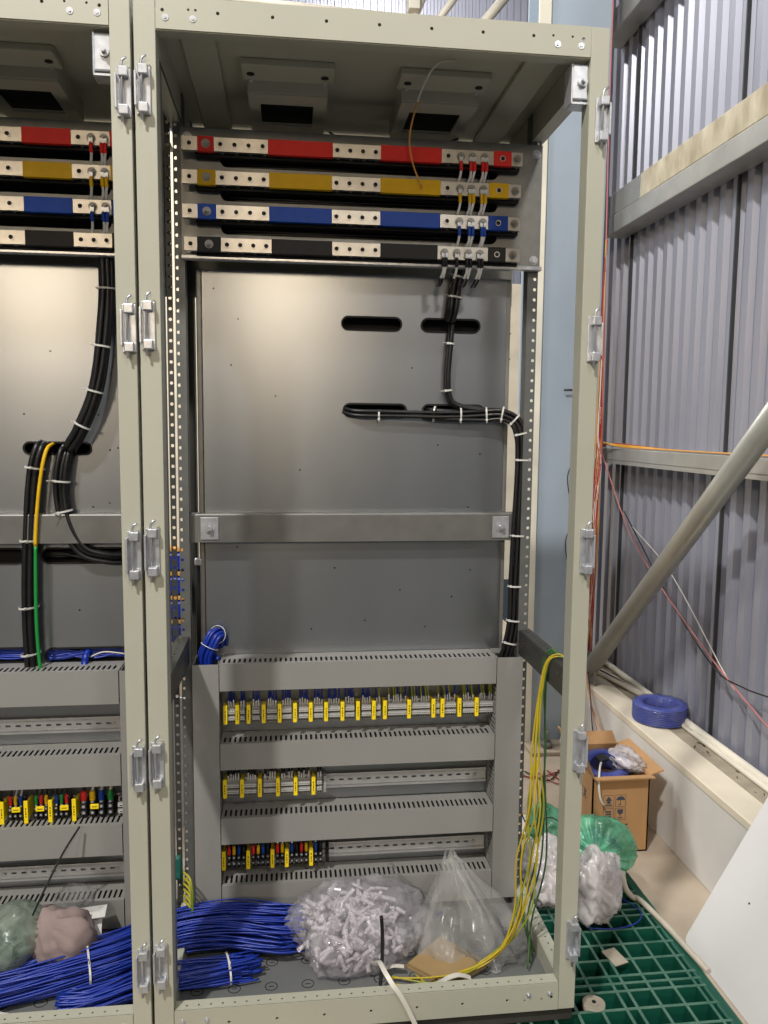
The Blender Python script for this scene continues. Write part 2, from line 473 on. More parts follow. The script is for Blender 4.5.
    if True:  # strips seen in the gap beside the front post
        hs = [slot(.070, .02+.025*k, .006, .009, 3) for k in range(78)]
        mb = MB(); mb.plate(rect(.044, .10, -.055, 1.99), hs, (X(-.005),0,0), (0,1,0), (0,0,1), .0018)
        mb.build('mounting_angle', 'zinc_dull', t)
        hs = [hole(X(-.0365), .0+.025*k, .0042, 8) for k in range(78)]
        mb = MB(); mb.plate(rect(X(-.044), X(-.030), -.055, 1.99), hs, (0,.39,0), (1,0,0), (0,0,1), .002)
        mb.build('divider_strip', 'dark_metal', t)
    mb = MB(); mb.box(X(-.02), X(W_IN+.02), .602, .605, 1.56, 1.99); mb.build('rear_panel', 'paint', t)
    # floor plate with knock-outs
    mb = MB(); mb.box(X(-.036), X(W_IN+.034), .033, .61, -.050, -.0455)
    bp = mb.build('floor_plate', 'bottom_plate', t)
    for x in [.034+.083*k for k in range(9)]:
        for y in (.118, .201):
            k = MB(); k.ring((X(x), y, -.0456), (0,0,1), .0125, .0145, .0006, 22)
            k.box(X(x)-.006, X(x)+.006, y-.0012, y+.0012, -.0456, -.0451)
            sub(k, 'knockout', 'term_dark', bp)
    # door catch brackets in the upper corners
    cx = X(W_IN-.028); mb = MB()
    mb.box(cx-.004, cx+.030, .012, .016, 1.876, 1.943, .003); mb.box(cx-.006, cx-.002, .012, .055, 1.868, 1.945, .002)
    mb.box(cx-.004, cx+.030, .012, .05, 1.868, 1.872)
    st = mb.build('catch_bracket', 'zinc', t)
    k = MB(); k.cyl((cx+.016, .013, 1.909), (cx+.016, .006, 1.909), .0095, 14); k.cyl((cx+.016, .006, 1.909), (cx+.016, -.004, 1.909), .0045, 10)
    sub(k, 'catch_bolt', 'zinc', st)
    for z0, z1 in HZ:
        if hinge_left: make_hinge(t, X(-.023), z0, z1, 1)
        if hinge_right: make_hinge(t, X(.861 if dx == 0 else .860), z0-.006, z1-.006, 1 if dx else -1)
    return t
make_cabinet(0., 'open pebble grey steel cabinet seen whole, four coloured busbars across its top', True, True)
make_cabinet(-PITCH, 'pebble grey steel cabinet cut off by the picture edge, joined beside the whole one', False, True)

WH, CU = 'the whole cabinet', 'the cut-off cabinet'
# ---------------------------------------------------------------- busbar panels
def bus_panel(dx, where):
    mb = MB()
    holes = [slot(dx+.419, z, .668, .030, 8) for z in (1.843, 1.766, 1.690)]
    mb.plate(rect(dx-.006, dx+.864, 1.620, 1.915), holes, (0,YB,0), (1,0,0), (0,0,1), .003)
    t = thing('busbar_backplate', 'galvanised panel with long black slots behind the busbars of '+where, 'panel', (dx+.42, YB, 1.6))
    p = mb.build('panel_sheet', 'zinc_dull', t)
    k = MB(); k.box(dx-.006, dx+.864, YB-.020, YB, 1.612, 1.6225, .002); k.build('lower_flange', 'zinc', t)
    for x in (.010, .848):
        for z in (1.640, 1.893):
            q = MB(); q.cyl((dx+x, YB-.006, z), (dx+x, YB, z), .008, 6); q.cyl((dx+x, YB-.002, z), (dx+x, YB, z), .011, 14); q.build('panel_bolt', 'zinc', t)
    # flat black sheet behind the slots
    m = MB(); m.box(dx+.03, dx+.81, YB+.055, YB+.06, 1.63, 1.90); m.build('slot_backing', 'black_deep', t)
bus_panel(0., WH); bus_panel(-PITCH, CU)

BARS = [('red', 1.8645, 0.), ('yellow', 1.791, -.001), ('blue', 1.715, -.001), ('black', 1.6415, .001)]
def busbar(dx, color, z, ox, where):
    h = .0165
    # (start, end, bare?)
    L = [(.001,.036,1),(.036,.078,0),(.078,.199,1),(.199,.345,0),(.345,.459,1),(.459,.603,0),(.603,.720,1),(.720,.769,0),(.769,.799,1)]
    if color == 'red': L = [(.001,.037,1),(.037,.075,0),(.075,.197,1),(.197,.347,0),(.347,.459,1),(.459,.604,0),(.604,.730,1),(.730,.774,0),(.774,.801,1)]
    if color == 'black': L = [(.004,.034,1),(.034,.088,0),(.088,.204,1),(.204,.346,0),(.346,.460,1),(.460,.598,0),(.598,.721,1),(.721,.765,0),(.765,.800,1)]
    if dx:  # bars seen only in part
        L = [(.0,.4,0),(.4,.572,1),(.572,.678,0),(.678,.762,1),(.762,.83,0)]
    where2 = where
    t = thing('busbar', color+' sleeved busbar with bare tinned sections in '+where, 'busbar', (dx+.4, YBAR, z))
    x0, x1 = dx+L[0][0], dx+L[-1][1]
    mb = MB(); mb.box(x0, x1, YBAR+.0008, YBAR+.012, z-h+.0008, z+h-.0008, .0006)
    mb.build('bare_bar', 'tin', t)
    for a, b, bare in L:
        if not bare:
            k = MB(); k.box(dx+a, dx+b, YBAR-.0006, YBAR+.0135, z-h-.0006, z+h+.0006, .0012)
            k.build('sleeve', color if color != 'black' else 'black', t)
    # insulated support bar behind
    k = MB(); k.box(dx+.03, dx+.80, YBAR+.020, YB-.001, z-h-.006, z-.002, .002); k.build('support_bar', 'black', t)
    holes = []
    bolts = []
    if not dx:
        e = L
        holes += [(e[0][0]+e[0][1])/2]
        bolts += [(e[1][0]+e[1][1])/2, (e[8][0]+e[8][1])/2]
        a, b = e[2][:2]; holes += [a+.014+(b-a-.026)*k/3 for k in range(4)]
        a, b = e[4][:2]; holes += [a+.010+(b-a-.022)*k/3 for k in range(4)]
        a = e[6][0]; holes.append(a+.016); bolts += [a+.046, a+.074, a+.103]
        holes.append((e[7][0]+e[7][1])/2)
        if color == 'black': holes.remove(a+.016); bolts.append(a+.016)
    else:
        holes += [.41+.033*k for k in range(5)]
        holes += [.694]; bolts += [.722, .750] if color != 'black' else []
        if color == 'black': holes += [.722, .750]
    for x in holes:
        k = MB(); k.ring((dx+x, YBAR-.0010, z), (0,-1,0), .0050, .0068, .0006, 14); k.mi = 1
        k.cyl((dx+x, YBAR-.0009, z), (dx+x, YBAR+.0004, z), .0052, 12)
        k.build('bolt_hole', ['tin', 'black_deep'], t)
    for x in bolts:
        k = MB(); k.cyl((dx+x, YBAR-.002, z), (dx+x, YBAR, z), .0098, 16); k.cyl((dx+x, YBAR-.008, z), (dx+x, YBAR-.002, z), .0068, 6)
        k.cyl((dx+x, YBAR-.013, z), (dx+x, YBAR-.008, z), .0034, 10); k.build('bolt', 'zinc_dull', t)
    for x in holes+bolts:  # shanks and nuts at the rear, seen from below
        if x > .03:
            k = MB(); k.cyl((dx+x+.004, YBAR+.012, z-.010), (dx+x+.004, YBAR+.021, z-.010), .0060, 6); k.build('rear_nut', 'zinc', t)
    # short leads with boots hanging from the bolts
    lugs = [b for b in bolts if .6 < b < .73 or (dx and b > .7)]
    for i, x in enumerate(lugs):
        for d in ([0.] if i == 0 else [-.004, .004]):
            bx = dx+x+d+random.uniform(-.001, .001)
            r = thing('lug_lead', 'short '+color+' booted lead bolted under the '+color+' busbar of '+where, 'lead', (bx, YBAR-.004, z), color+' leads on the busbar in '+where)
            k = MB(); k.box(bx-.0045, bx+.0045, YBAR-.0095, YBAR-.0082, z-.013, z-.002, .0004); k.cyl((bx, YBAR-.007, z-.011), (bx, YBAR-.006, z-.018), .0035, 8)
            k.build('lug', 'zinc', r)
            k = MB(); k.tube(spline([(bx, YBAR-.007, z-.014), (bx, YBAR-.008, z-.024), (bx+.0005, YBAR-.006, z-.034)]), .0042, 8); k.build('boot', color, r)
            k = MB(); k.tube(spline([(bx+.0005, YBAR-.006, z-.033), (bx-.001-d*.3, YBAR-.002, z-.046), (bx-.004, YBAR+.006, z-.058)]), .0032, 8); k.build('wire_marker', 'ferrule', r)
            k = MB(); k.tube(spline([(bx-.004, YBAR+.006, z-.057), (bx-.005, YBAR+.018, z-.066), (bx-.004, YBAR+.047, z-.070)]), .0026, 8); k.build('lead_wire', 'black_cable', r)
for dx, where in ((0., WH), (-PITCH, CU)):
    for c, z, o in BARS: busbar(dx, c, z, o, where)

# black cables lying behind the busbar slots
for i, z in enumerate((1.843, 1.766, 1.690)):
    for j in range(3):
        zz = z-.010+.009*j
        wire('slot_cable', [(.10, YB+.018, zz), (.30, YB+.014, zz+.002*(-1)**j), (.50, YB+.019, zz), (.735, YB+.016, zz+.001)], .0042, 'black_cable',
             'black cable lying in the %s slot behind the busbars' % ('upper', 'middle', 'lower')[i], 'cable', 'black cables in the %s panel slot' % ('upper', 'middle', 'lower')[i])

# ---------------------------------------------------------------- mounting plates
def mounting_plate(dx, where, slots, dots):
    hs = [slot(dx+x, z, w, h, 8) for x, z, w, h in slots]
    hs += [hole(dx+x, z, .0024, 7) for x, z in dots]
    t = thing('mounting_plate', 'tall galvanised mounting plate with oblong cable slots in '+where, 'mounting plate', (dx+.42, YPL, -.03))
    mb = MB(); mb.plate(rect(dx+.032, dx+.800, -.03, 1.605), hs, (0,YPL,0), (1,0,0), (0,0,1), .003)
    p = mb.build('plate_sheet', 'galv', t)
    for a in (.800, .017):
        k = MB(); k.box(dx+a, dx+a+.013, YPL+.004, YPL+.03, -.03, 1.605, .002); k.build('plate_flange', 'zinc_dull', t)
    for x, z, w, h in slots:
        k = MB(); O = slot(dx+x, z, w+.006, h+.006, 8); I = slot(dx+x, z, w-.003, h-.003, 8)
        k.plate(O, [I], (0,YPL-.003,0), (1,0,0), (0,0,1), .006); k.build('rubber_edging', 'black', t)
    k = MB(); k.box(dx+.036, dx+.798, YPL+.055, YPL+.058, -.03, 1.60); k.build('dark_backing', 'black_deep', t)  # black sheet added to keep slots and screw holes dark
SL = [(.452,1.484,.150,.031), (.655,1.484,.150,.031), (.462,1.267,.160,.031), (.665,1.267,.160,.031)]
DT = [(.119,1.488),(.101,1.375),(.556,1.376),(.655,1.372),(.627,1.18),(.739,1.157),(.71,1.018),(.111,.917),(.532,.8),(.719,.851),(.271,1.114),(.06,1.56),(.44,.72),(.30,.70),(.60,.70),(.21,1.3),(.36,.86),(.67,.78)]
mounting_plate(0., WH, SL, DT)
q = PITCH
mounting_plate(-q, CU, [(-.320+q,1.165,.158,.028), (-.263+q,.899,.205,.036), (-.500+q,.899,.190,.036), (-.265+q,.645,.20,.036), (-.478+q,.648,.19,.036)],
               [(-.396+q,1.248),(-.222+q,1.248),(-.196+q,1.162),(-.177+q,1.167),(-.24+q,1.02),(-.2+q,1.03),(-.33+q,1.40),(-.40+q,.80),(-.28+q,.76)])
# cross bars
for dx, where in ((0., WH), (-PITCH, CU)):
    t = thing('cross_bar', 'horizontal galvanised cross bar bolted in front of the mounting plate in '+where, 'cross bar', (dx+.41, .42, .93))
    mb = MB(); mb.prism([(.410,.935),(.410,1.003),(.4115,1.006),(.447,1.006),(.447,1.003),(.413,1.003),(.413,.938),(.447,.938),(.447,.935)], 'x', dx+.0005, dx+.827)
    mb.build('bar_profile', 'bar_grey', t)
    for x in (.047, .788):
        k = MB(); k.box(dx+x-.022, dx+x+.022, .4075, .4095, .942, .998, .001); k.build('bar_end_plate', 'zinc', t)
        k = MB(); k.cyl((dx+x, .4005, .970), (dx+x, .4075, .970), .0085, 6); k.cyl((dx+x, .405, .970), (dx+x, .4078, .970), .0125, 18); k.cyl((dx+x, .395, .970), (dx+x, .4008, .970), .005, 10)
        k.build('bar_bolt', 'zinc', t)

# ---------------------------------------------------------------- wiring ducts
def hduct(x0, x1, z0, z1, label, vertical=False):
    t = thing('wiring_duct', label, 'wiring duct', ((x0+x1)/2, YPL, z0))
    yb = YPL-.001
    if not vertical:
        n = int((x1-x0-.01)/.0128)
        hs = [slot(x0+.010+.0128*k, .3905, .0056, .042, 3) for k in range(n)]
        mb = MB()
        mb.plate(rect(x0, x1, YD+.006, yb), hs, (0,0,z1), (1,0,0), (0,1,0), .0016)
        mb.plate(rect(x0, x1, YD+.006, yb), hs, (0,0,z0+.0016), (1,0,0), (0,1,0), .0016)
        mb.box(x0, x1, yb-.0016, yb, z0, z1)
        mb.build('slotted_trough', 'duct', t)
    else:
        n = int((z1-z0-.01)/.0128)
        hs = [slot(.396, z0+.010+.0128*k, .054, .0056, 3) for k in range(n)]
        mb = MB()
        mb.plate(rect(YD+.006, yb, z0, z1), hs, (x0+.0016,0,0), (0,1,0), (0,0,1), .0016)
        mb.plate(rect(YD+.006, yb, z0, z1), hs, (x1,0,0), (0,1,0), (0,0,1), .0016)
        mb.box(x0, x1, yb-.0016, yb, z0, z1)
        mb.build('slotted_trough', 'duct', t)
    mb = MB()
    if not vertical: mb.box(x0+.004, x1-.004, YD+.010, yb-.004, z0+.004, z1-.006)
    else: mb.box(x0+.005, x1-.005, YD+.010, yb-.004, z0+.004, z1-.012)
    mb.build('dark_fill', 'black_deep', t)  # plain black box added so the slots look dark inside
    mb = MB(); e = .0004
    if not vertical:
        mb.prism([(YD,z0-.001),(YD,z1+.001),(YD+.012,z1+.001),(YD+.012,z1-.001),(YD+.002,z1-.001),(YD+.002,z0+.001),(YD+.012,z0+.001),(YD+.012,z0-.001)], 'x', x0+e, x1-e)
    else:
        mb.prism([(x0-.001,YD),(x1+.001,YD),(x1+.001,YD+.012),(x1-.001,YD+.012),(x1-.001,YD+.002),(x0+.001,YD+.002),(x0+.001,YD+.012),(x0-.001,YD+.012)], 'z', z0, z1)
    mb.build('duct_cover', 'duct', t)
ORD = ('uppermost', 'second from top', 'third from top', 'lowest')
for (z0, z1), o in zip(((.570,.637), (.366,.432), (.170,.237), (-.018,.058)), ORD):
    hduct(.0705, .7735, z0, z1, 'grey horizontal slotted wiring duct, %s in the whole cabinet' % o)
hduct(.006, .068, -.018, .637, 'grey vertical wiring duct beside the blue wire sleeve in the whole cabinet', True)
hduct(.776, .842, -.018, .637, 'grey vertical wiring duct under the black cable drop in the whole cabinet', True)
for (z0, z1), o in zip(((.546,.628), (.338,.416), (.157,.236), (-.036,.037)), ORD):
    hduct(-PITCH+.07, -.171, z0, z1, 'grey horizontal slotted wiring duct, %s in the cut-off cabinet' % o)
hduct(-.168, -.106, -.036, .628, 'grey vertical wiring duct at the edge of the cut-off cabinet', True)

# ---------------------------------------------------------------- DIN rails
def din(x0, x1, z, label):
    t = thing('mounting_rail', label, 'mounting rail', ((x0+x1)/2, YPL, z))
    mb = MB(); hs = [slot(x0+.012+.0245*k, z, .014, .0056, 3) for k in range(int((x1-x0-.02)/.0245))]
    y = .4395
    mb.plate(rect(x0, x1, z-.0125, z+.0125), hs, (0,y+.006,0), (1,0,0), (0,0,1), .0012)
    for s in (-1, 1):
        mb.box(x0, x1, y, y+.0072, z+s*.0125, z+s*.0137); 
        mb.box(x0, x1, y, y+.0012, z+s*.0125, z+s*.0195, .0005)
    mb.build('rail_profile', 'din', t)
    for x in (x0+.03, (x0+x1)/2+.02, x1-.03):
        k = MB(); k.cyl((x, y+.002, z), (x, y+.0055, z), .0048, 12); k.build('rail_screw', 'zinc', t)
for z, o in ((.493,'top'), (.290,'middle'), (.098,'bottom')):
    din(.0735, .7725, z, 'slotted metal mounting rail carrying the %s terminal row of the whole cabinet' % o)
din(-PITCH+.078, -.173, .466, 'empty slotted metal mounting rail, uppermost in the cut-off cabinet')
din(-PITCH+.078, -.173, .262, 'slotted metal mounting rail carrying the coloured terminals of the cut-off cabinet')
din(-PITCH+.078, -.173, .076, 'empty slotted metal mounting rail, lowest in the cut-off cabinet')

# ---------------------------------------------------------------- terminal blocks
def term_proto(x, z, w, dark=False):
    """stepped modular terminal body; x is its centre"""
    mb = MB(); hw = w*(.34 if dark else .5)-.0002; a, b = x-hw, x+hw; y0, y1 = .394, .439
    prof = [(y1,z-.022),(y1,z+.022),(y1-.02,z+.025),(y0+.014,z+.025),(y0+.010,z+.015),(y0,z+.013),(y0,z+.003),(y0+.005,z+.002),
            (y0+.005,z-.002),(y0,z-.003),(y0,z-.013),(y0+.010,z-.015),(y0+.014,z-.025),(y1-.02,z-.025)]
    mb.mi = 0; mb.prism(prof, 'x', a, b)
    mb.mi = 1
    for s in (-1, 1):
        if dark: mb.cyl((x, y0-.0008, z+s*.008), (x, y0+.001, z+s*.008), w*.2, 10)
        else: mb.box(x-w*.36, x+w*.36, y0-.0006, y0+.0004, z+s*.008-.0034, z+s*.008+.0034)
    mb.mi = 2
    if dark: mb.box(x-w*.49, x+w*.49, .420, .439, z-.016, z+.016)
    mb.box(a, b, y0+.0043, y0+.0052, z-.0019, z+.0019)
    for s in (-1, 1):
        mb.cyl((x, y0+.0112, z+s*.0195), (x, y0+.0085, z+s*.0195), w*.3, 8)
    if not dark:
        for s in (-1, 1): mb.box(x-w*.20, x+w*.20, y0-.0010, y0-.0005, z+s*.008-.0012, z+s*.008+.0012)
    return mb
def copies(proto, dxs, z=0.):
    for d in dxs:
        c = copy_tree(proto); c.location = proto.location+V((d, 0, z))
MK1 = [.082,.112,.140,.178,.218,.257,.297,.336,.378,.418,.459,.488,.551,.615,.639,.684,.730]
MK2 = [.079,.122,.167,.213,.258,.304]
MK3 = [.074,.136,.198,.235,.298]
def marker_proto(x, z, hh, label, group, w=.0098):
    t = thing('marker_strip', label, 'marker', (x, .39, z), group)
    mb = MB(); mb.box(x-w/2, x+w/2, .386, .3925, z-hh, z+hh, .0008); mb.box(x-w/2+.001, x+w/2-.001, .3925, .438, z-hh*.7, z+hh*.7); mb.build('strip', 'marker', t)
    k = MB()
    for j, (dz, l) in enumerate(((.009,.004),(.002,.003),(-.004,.005),(-.011,.003))):
        k.box(x-.0012, x+.0012, .3853, .3861, z+dz-l/2, z+dz+l/2)
    k.build('printed_code', 'ink', t)
    return t
def row(x0, x1, z, pitch, marks, mlabel, tlabel, mgroup, tgroup, mats, hh, dark=False):
    xs = []; x = x0
    while x < x1:
        if all(abs(x-m) > pitch*.5+.0045 for m in marks): xs.append(x)
        x += pitch
    p = tag(term_proto(xs[0], z, pitch, dark).build('terminal_block', mats, origin=(xs[0], .415, z-.02)), tlabel, 'terminal block', tgroup)
    copies(p, [q-xs[0] for q in xs[1:]])
    m = marker_proto(marks[0], z+.004, hh, mlabel, mgroup)
    copies(m, [q-marks[0] for q in marks[1:]])
    return xs
TG = ['term_grey', 'term_white', 'term_dark']
TD = ['term_dark', 'zinc', 'black']
r1 = row(.090, .778, .494, .0062, MK1, 'yellow marker strip between the grey terminals of the top row', 'slim grey terminal block in the long top row', 'yellow markers of the top row', 'grey terminals of the top row', TG, .0245)
r2 = row(.087, .326, .299, .0062, MK2, 'yellow marker strip on the short grey terminal row in the middle', 'slim grey terminal block in the short middle row', 'yellow markers of the middle row', 'grey terminals of the middle row', TG, .0245)
r3 = row(.087, .334, .106, .0124, MK3, 'yellow marker strip on the black terminal row at the bottom', 'black power terminal block in the bottom row', 'yellow markers of the bottom row', 'black terminals of the bottom row', TD, .0245, True)
# end clamps
for x, z, l in ((.782,.494,'grey end clamp closing the top terminal row'), (.334,.299,'grey end clamp closing the middle terminal row'), (.341,.106,'black end clamp closing the bottom terminal row')):
    mb = MB(); mb.box(x-.004, x+.004, .402, .4385, z-.022, z+.020, .001); mb.box(x-.003, x+.003, .398, .402, z-.012, z+.008, .0006)
    tag(mb.build('end_clamp', 'term_grey' if 'grey' in l else 'black', origin=(x,.42,z)), l, 'clamp')
# wires entering each row from the duct above, one mesh per wire with its ferrule
def feed(x, z, ztop, m, fm, label, group, r=.0023):
    j = random.uniform(-.0012, .0012); h = random.uniform(.008, .017)
    mb = MB(); mb.mi = 1
    mb.tube(spline([(x, .402, z+.020), (x+j*.5, .401, z+.030), (x+j, .402, z+.024+h)], 4), r*.8, 6)
    mb.mi = 0
    mb.tube(spline([(x+j, .402, z+.023+h), (x+j*1.5, .410, z+.034+h), (x+j*2, .420, ztop)], 4), r, 6)
    return tag(mb.build('feed_wire', [m, fm], origin=(x, .402, z+.02)), label, 'wire', group)
for i, x in enumerate(r1):
    if x < .45: feed(x, .494, .572, 'wire_blue', 'ferrule', 'blue wire with white ferrule entering the top terminal row', 'blue feed wires of the top row')
    elif i % 5: feed(x, .494, .572, ('wire_yg', 'wire_blue', 'wire_yg')[i % 3], 'ferrule', *(('blue and white ferruled wire entering the yellow end of the top row', 'blue wires at the yellow end of the top row') if i % 3 == 1 else ('yellow green wire with white ferrule entering the top row', 'yellow green feed wires of the top row')))
for i, x in enumerate(r2):
    if i % 6 != 5: feed(x, .299, .368, 'black_cable', 'ferrule', 'dark wire with white ferrule entering the middle terminal row', 'dark feed wires of the middle row')
seq = [('red','red'), ('yellow','yellow'), ('blue','blue'), ('black','black')]
def boot_feed(x, z, ztop, c, label, group, r=.0042):
    t = thing('booted_wire', label, 'wire', (x, .40, z+.02), group)
    k = MB(); k.tube(spline([(x, .400, z+.014), (x, .398, z+.026), (x, .402, z+.036)], 4), r, 8); k.build('boot', c, t)
    k = MB(); k.cyl((x, .3985, z+.006), (x, .400, z+.015), r*.7, 8); k.build('lug', 'zinc', t)
    k = MB(); k.tube(spline([(x, .402, z+.035), (x+.001, .410, z+.048), (x+.001, .420, ztop)], 4), r*.62, 7); k.build('lead_wire', 'black_cable' if c == 'black' else 'ferrule' if random.random() < .3 else 'black_cable', t)
for i, x in enumerate(r3):
    c = seq[i % 4][0]
    boot_feed(x, .106, .172, c, c+' booted wire entering the black terminal row of the whole cabinet', c+' boots of the bottom row')
# coloured terminals of the neighbouring cabinet
MKL = [-.464, -.407, -.349, -.292]
rl = row(-.52, -.283, .262, .0122, MKL, 'upright yellow marker between the coloured wires of the cut-off cabinet', 'black power terminal block of the cut-off cabinet', 'upright yellow markers of the cut-off cabinet', 'black terminals of the cut-off cabinet', TD, .029, True)
for i, x in enumerate(rl):
    c = ('red','yellow','blue','wire_gn')[i % 4]; cn = ('red','yellow','blue','green')[i % 4]
    boot_feed(x, .266, .338, c, cn+' booted wire entering the small black terminals of the cut-off cabinet', cn+' boots in the cut-off cabinet')
t = None
for i, x in enumerate((-.431, -.374, -.316, -.243)):
    mb = MB(); mb.box(x-.010, x+.010, .388, .3925, .266, .278, .0006)
    mb.mi = 1; mb.box(x-.006, x+.006, .3874, .3881, .2712, .2728)
    tag(mb.build('marker_tag', ['marker', 'ink'], origin=(x,.39,.27)), 'flat yellow tag across the coloured terminals of the cut-off cabinet', 'marker', 'flat yellow tags of the cut-off cabinet')
for i, (x, c, cn) in enumerate(((-.271,'red','red'), (-.250,'yellow','yellow'), (-.228,'blue','blue'), (-.206,'wire_gn','green'))):
    p = term_proto(x, .262, .0195, True).build('power_terminal', TD, origin=(x, .415, .24))
    tag(p, 'large black power terminal holding the big %s boot' % cn, 'terminal block', 'large terminals of the cut-off cabinet')
    boot_feed(x, .272, .345, c, 'thick %s booted cable on the large terminals' % cn, None, .0074)
mb = term_proto(-.180, .262, .016); tag(mb.build('end_clamp', TG, origin=(-.18,.415,.24)), 'grey end terminal beside the big green boot', 'terminal block')

# ---------------------------------------------------------------- black cable runs
B4 = [(-.006,-.0065), (-.006,.0065), (.006,-.0065), (.006,.0065)]
g = 'black cables dropping from the busbars of the cut-off cabinet'
p, fr = cables([(-.186,.392,1.640), (-.184,.392,1.603), (-.184,.392,1.516), (-.201,.392,1.376), (-.222,.394,1.282), (-.256,.40,1.206), (-.283,.415,1.170), (-.292,.46,1.160)],
       [(-.006,-.012),(-.007,0),(-.006,.012),(.005,-.006),(.005,.006)], .0062, 'black_cable', 'black_cable', 'thick black cable curving down from the busbars to the upper slot', g, wob=.0008)
for i in (14, 22, 30, 38): tie(p, fr, i, .014, .021, 'white cable tie on the curved black cables of the cut-off cabinet', 'ties on the curved cables', .010)
g = 'black cables looping between the slots of the cut-off cabinet'
p, fr = cables([(-.285,.46,1.172), (-.292,.425,1.160), (-.304,.417,1.101), (-.306,.417,1.04), (-.288,.417,.967), (-.255,.417,.915), (-.20,.425,.898), (-.16,.44,.897)],
       [(-.006,-.012),(-.007,0),(-.006,.012),(.005,-.006)], .0060, 'black_cable', 'black_cable', 'black cable looping from the upper slot to the lower slot', g, wob=.001)
for i in (18, 27): tie(p, fr, i, .014, .021, 'white cable tie on the looping black cables', 'ties on the looping cables')
g = 'black cables running straight down the cut-off cabinet'
p, fr = cables([(-.345,.46,1.172), (-.353,.425,1.166), (-.370,.417,1.089), (-.386,.417,.894), (-.391,.417,.744), (-.389,.417,.640), (-.388,.412,.60)],
       [(-.006,-.016),(-.007,-.004),(-.007,.008),(.005,-.010),(.005,.002)], .0066, 'black_cable', 'black_cable', 'thick black cable running straight down beside the yellow green earth wire', g, wob=.0006)
for i in (14, 22, 30, 38): tie(p, fr, i, .015, .027, 'white cable tie on the straight black cables', 'ties on the straight cables', .010)
mb = MB(); pth = spline([(-.330,.455,1.178), (-.336,.410,1.160), (-.350,.402,1.089), (-.363,.402,.98), (-.367,.402,.894), (-.370,.402,.744), (-.366,.402,.640), (-.362,.405,.61)])
mb.tube(pth[:30], .0044, 8); mb.mi = 1; mb.tube(pth[29:], .0044, 8)
tag(mb.build('earth_cable', ['yellow', 'wire_gn'], origin=pth[0]), 'earth cable, yellow above and green below, beside straight black cables', 'cable')
# loose dark cables inside the lower slots
for j in range(6):
    wire('slot_cable', [(-.40+.012*j,.47,.893+.004*(j%3)), (-.33,.458+.002*j,.905-.005*(j%3)), (-.25,.456,.890+.006*(j%3)), (-.165,.465,.905-.006*(j%2))], .0042, 'black_cable', 'dark cable lying inside the lower slot of the cut-off cabinet', 'cable', 'cables inside the lower slot')
for j in range(8):
    wire('slot_wire', [(-.57,.470,.634+.0034*j), (-.45,.458+.0015*(j%3),.636+.0034*((j+2)%8)), (-.34,.458+.0015*(j%2),.632+.0036*((j+1)%8)), (-.25,.457+.0015*(j%3),.634+.0034*((j+5)%8)), (-.16,.466,.634+.0034*((j+3)%8))], .0026, 'wire_blue', 'blue wire lying inside the slot above the ducts of the cut-off cabinet', 'wire', 'blue wires inside the slot above the ducts')
wire('white_lead', [(-.258,.445,.640), (-.22,.436,.655), (-.17,.44,.648)], .0018, 'wire_white', 'thin white lead crossing the blue wires in the slot', 'wire')
wire('blue_tail', [(-.262,.462,.655), (-.264,.435,.645), (-.266,.43,.630), (-.263,.41,.60)], .009, 'wire_blue', 'thick blue wire tail dropping from the slot into the duct', 'wire')

g = 'black cables hanging from the black busbar'
p, fr = cables([(.672,.36,1.640), (.670,.405,1.618), (.661,.417,1.569), (.655,.417,1.52), (.651,.43,1.492)],
       [(-.005,-.009),(-.005,.003),(.005,-.003),(.005,.009),(-.004,.012)], .0055, 'black_cable', 'black_cable', 'black cable hanging from the black busbar down to the upper slot', g, wob=.0006)
for i in (11, 19): tie(p, fr, i, .012, .018, 'white cable tie on the cables below the black busbar', 'ties below the black busbar')
g = 'black cables between the two slots of the whole cabinet'
p, fr = cables([(.655,.44,1.49), (.651,.428,1.445), (.645,.426,1.358), (.650,.426,1.302), (.672,.426,1.281), (.725,.424,1.271), (.79,.420,1.266)],
       [(-.004,-.0045),(-.004,.0045),(.004,0)], .0042, 'black_cable', 'black_cable', 'thin black cable joining the hanging cables to the horizontal run', g)
for i in (9, 21): tie(p, fr, i, .009, .010, 'white cable tie on the thin cables between the slots', 'ties between the slots', .014)
g = 'black cables of the horizontal run and drop'
drop = [(.74,.424,1.258), (.785,.408,1.260), (.818,.402,1.243), (.834,.400,1.205), (.838,.400,1.144), (.833,.400,.989), (.829,.400,.832), (.827,.400,.725), (.815,.402,.650), (.808,.405,.62)]
cables([(.384,.458,1.262), (.41,.438,1.256), (.46,.430,1.254), (.53,.427,1.254), (.653,.426,1.254)]+drop, [(.005,-.009), (.006,.002)], .0050, 'black_cable', 'black_cable',
       'black cable running from the far slot along the plate and dropping into the side duct', g, wob=.0006)
p, fr = cables([(.585,.462,1.264), (.61,.438,1.260), (.66,.426,1.258)]+drop, [(-.006,-.010), (-.006,.001), (-.005,.012), (.004,.013)], .0054, 'black_cable', 'black_cable',
       'black cable running from the near slot along the plate and dropping into the side duct', g, wob=.0006)
for i in (9, 18, 25, 32, 39, 47, 56, 66, 73, 80, 86): tie(p, fr, i, .0135, .019, 'white cable tie on the horizontal run and drop of black cables', 'ties on the horizontal run and drop', .009)
p = spline([(.43,.434,1.255), (.47,.430,1.254), (.51,.427,1.254)]); tie(p, frames(p), 8, .011, .013, 'white cable tie on the two cables leaving the far slot', None, .008)
# thin black leads in the gap behind
for j, zz in enumerate((1.52, 1.40, 1.33, .60)):
    wire('gap_lead', [(.79,.62,zz), (.82,.63,zz+.03), (.86,.62,zz+.09)], .0022, 'black_cable', 'thin black lead crossing the gap behind the mounting plate', 'wire', 'thin leads in the rear gap')
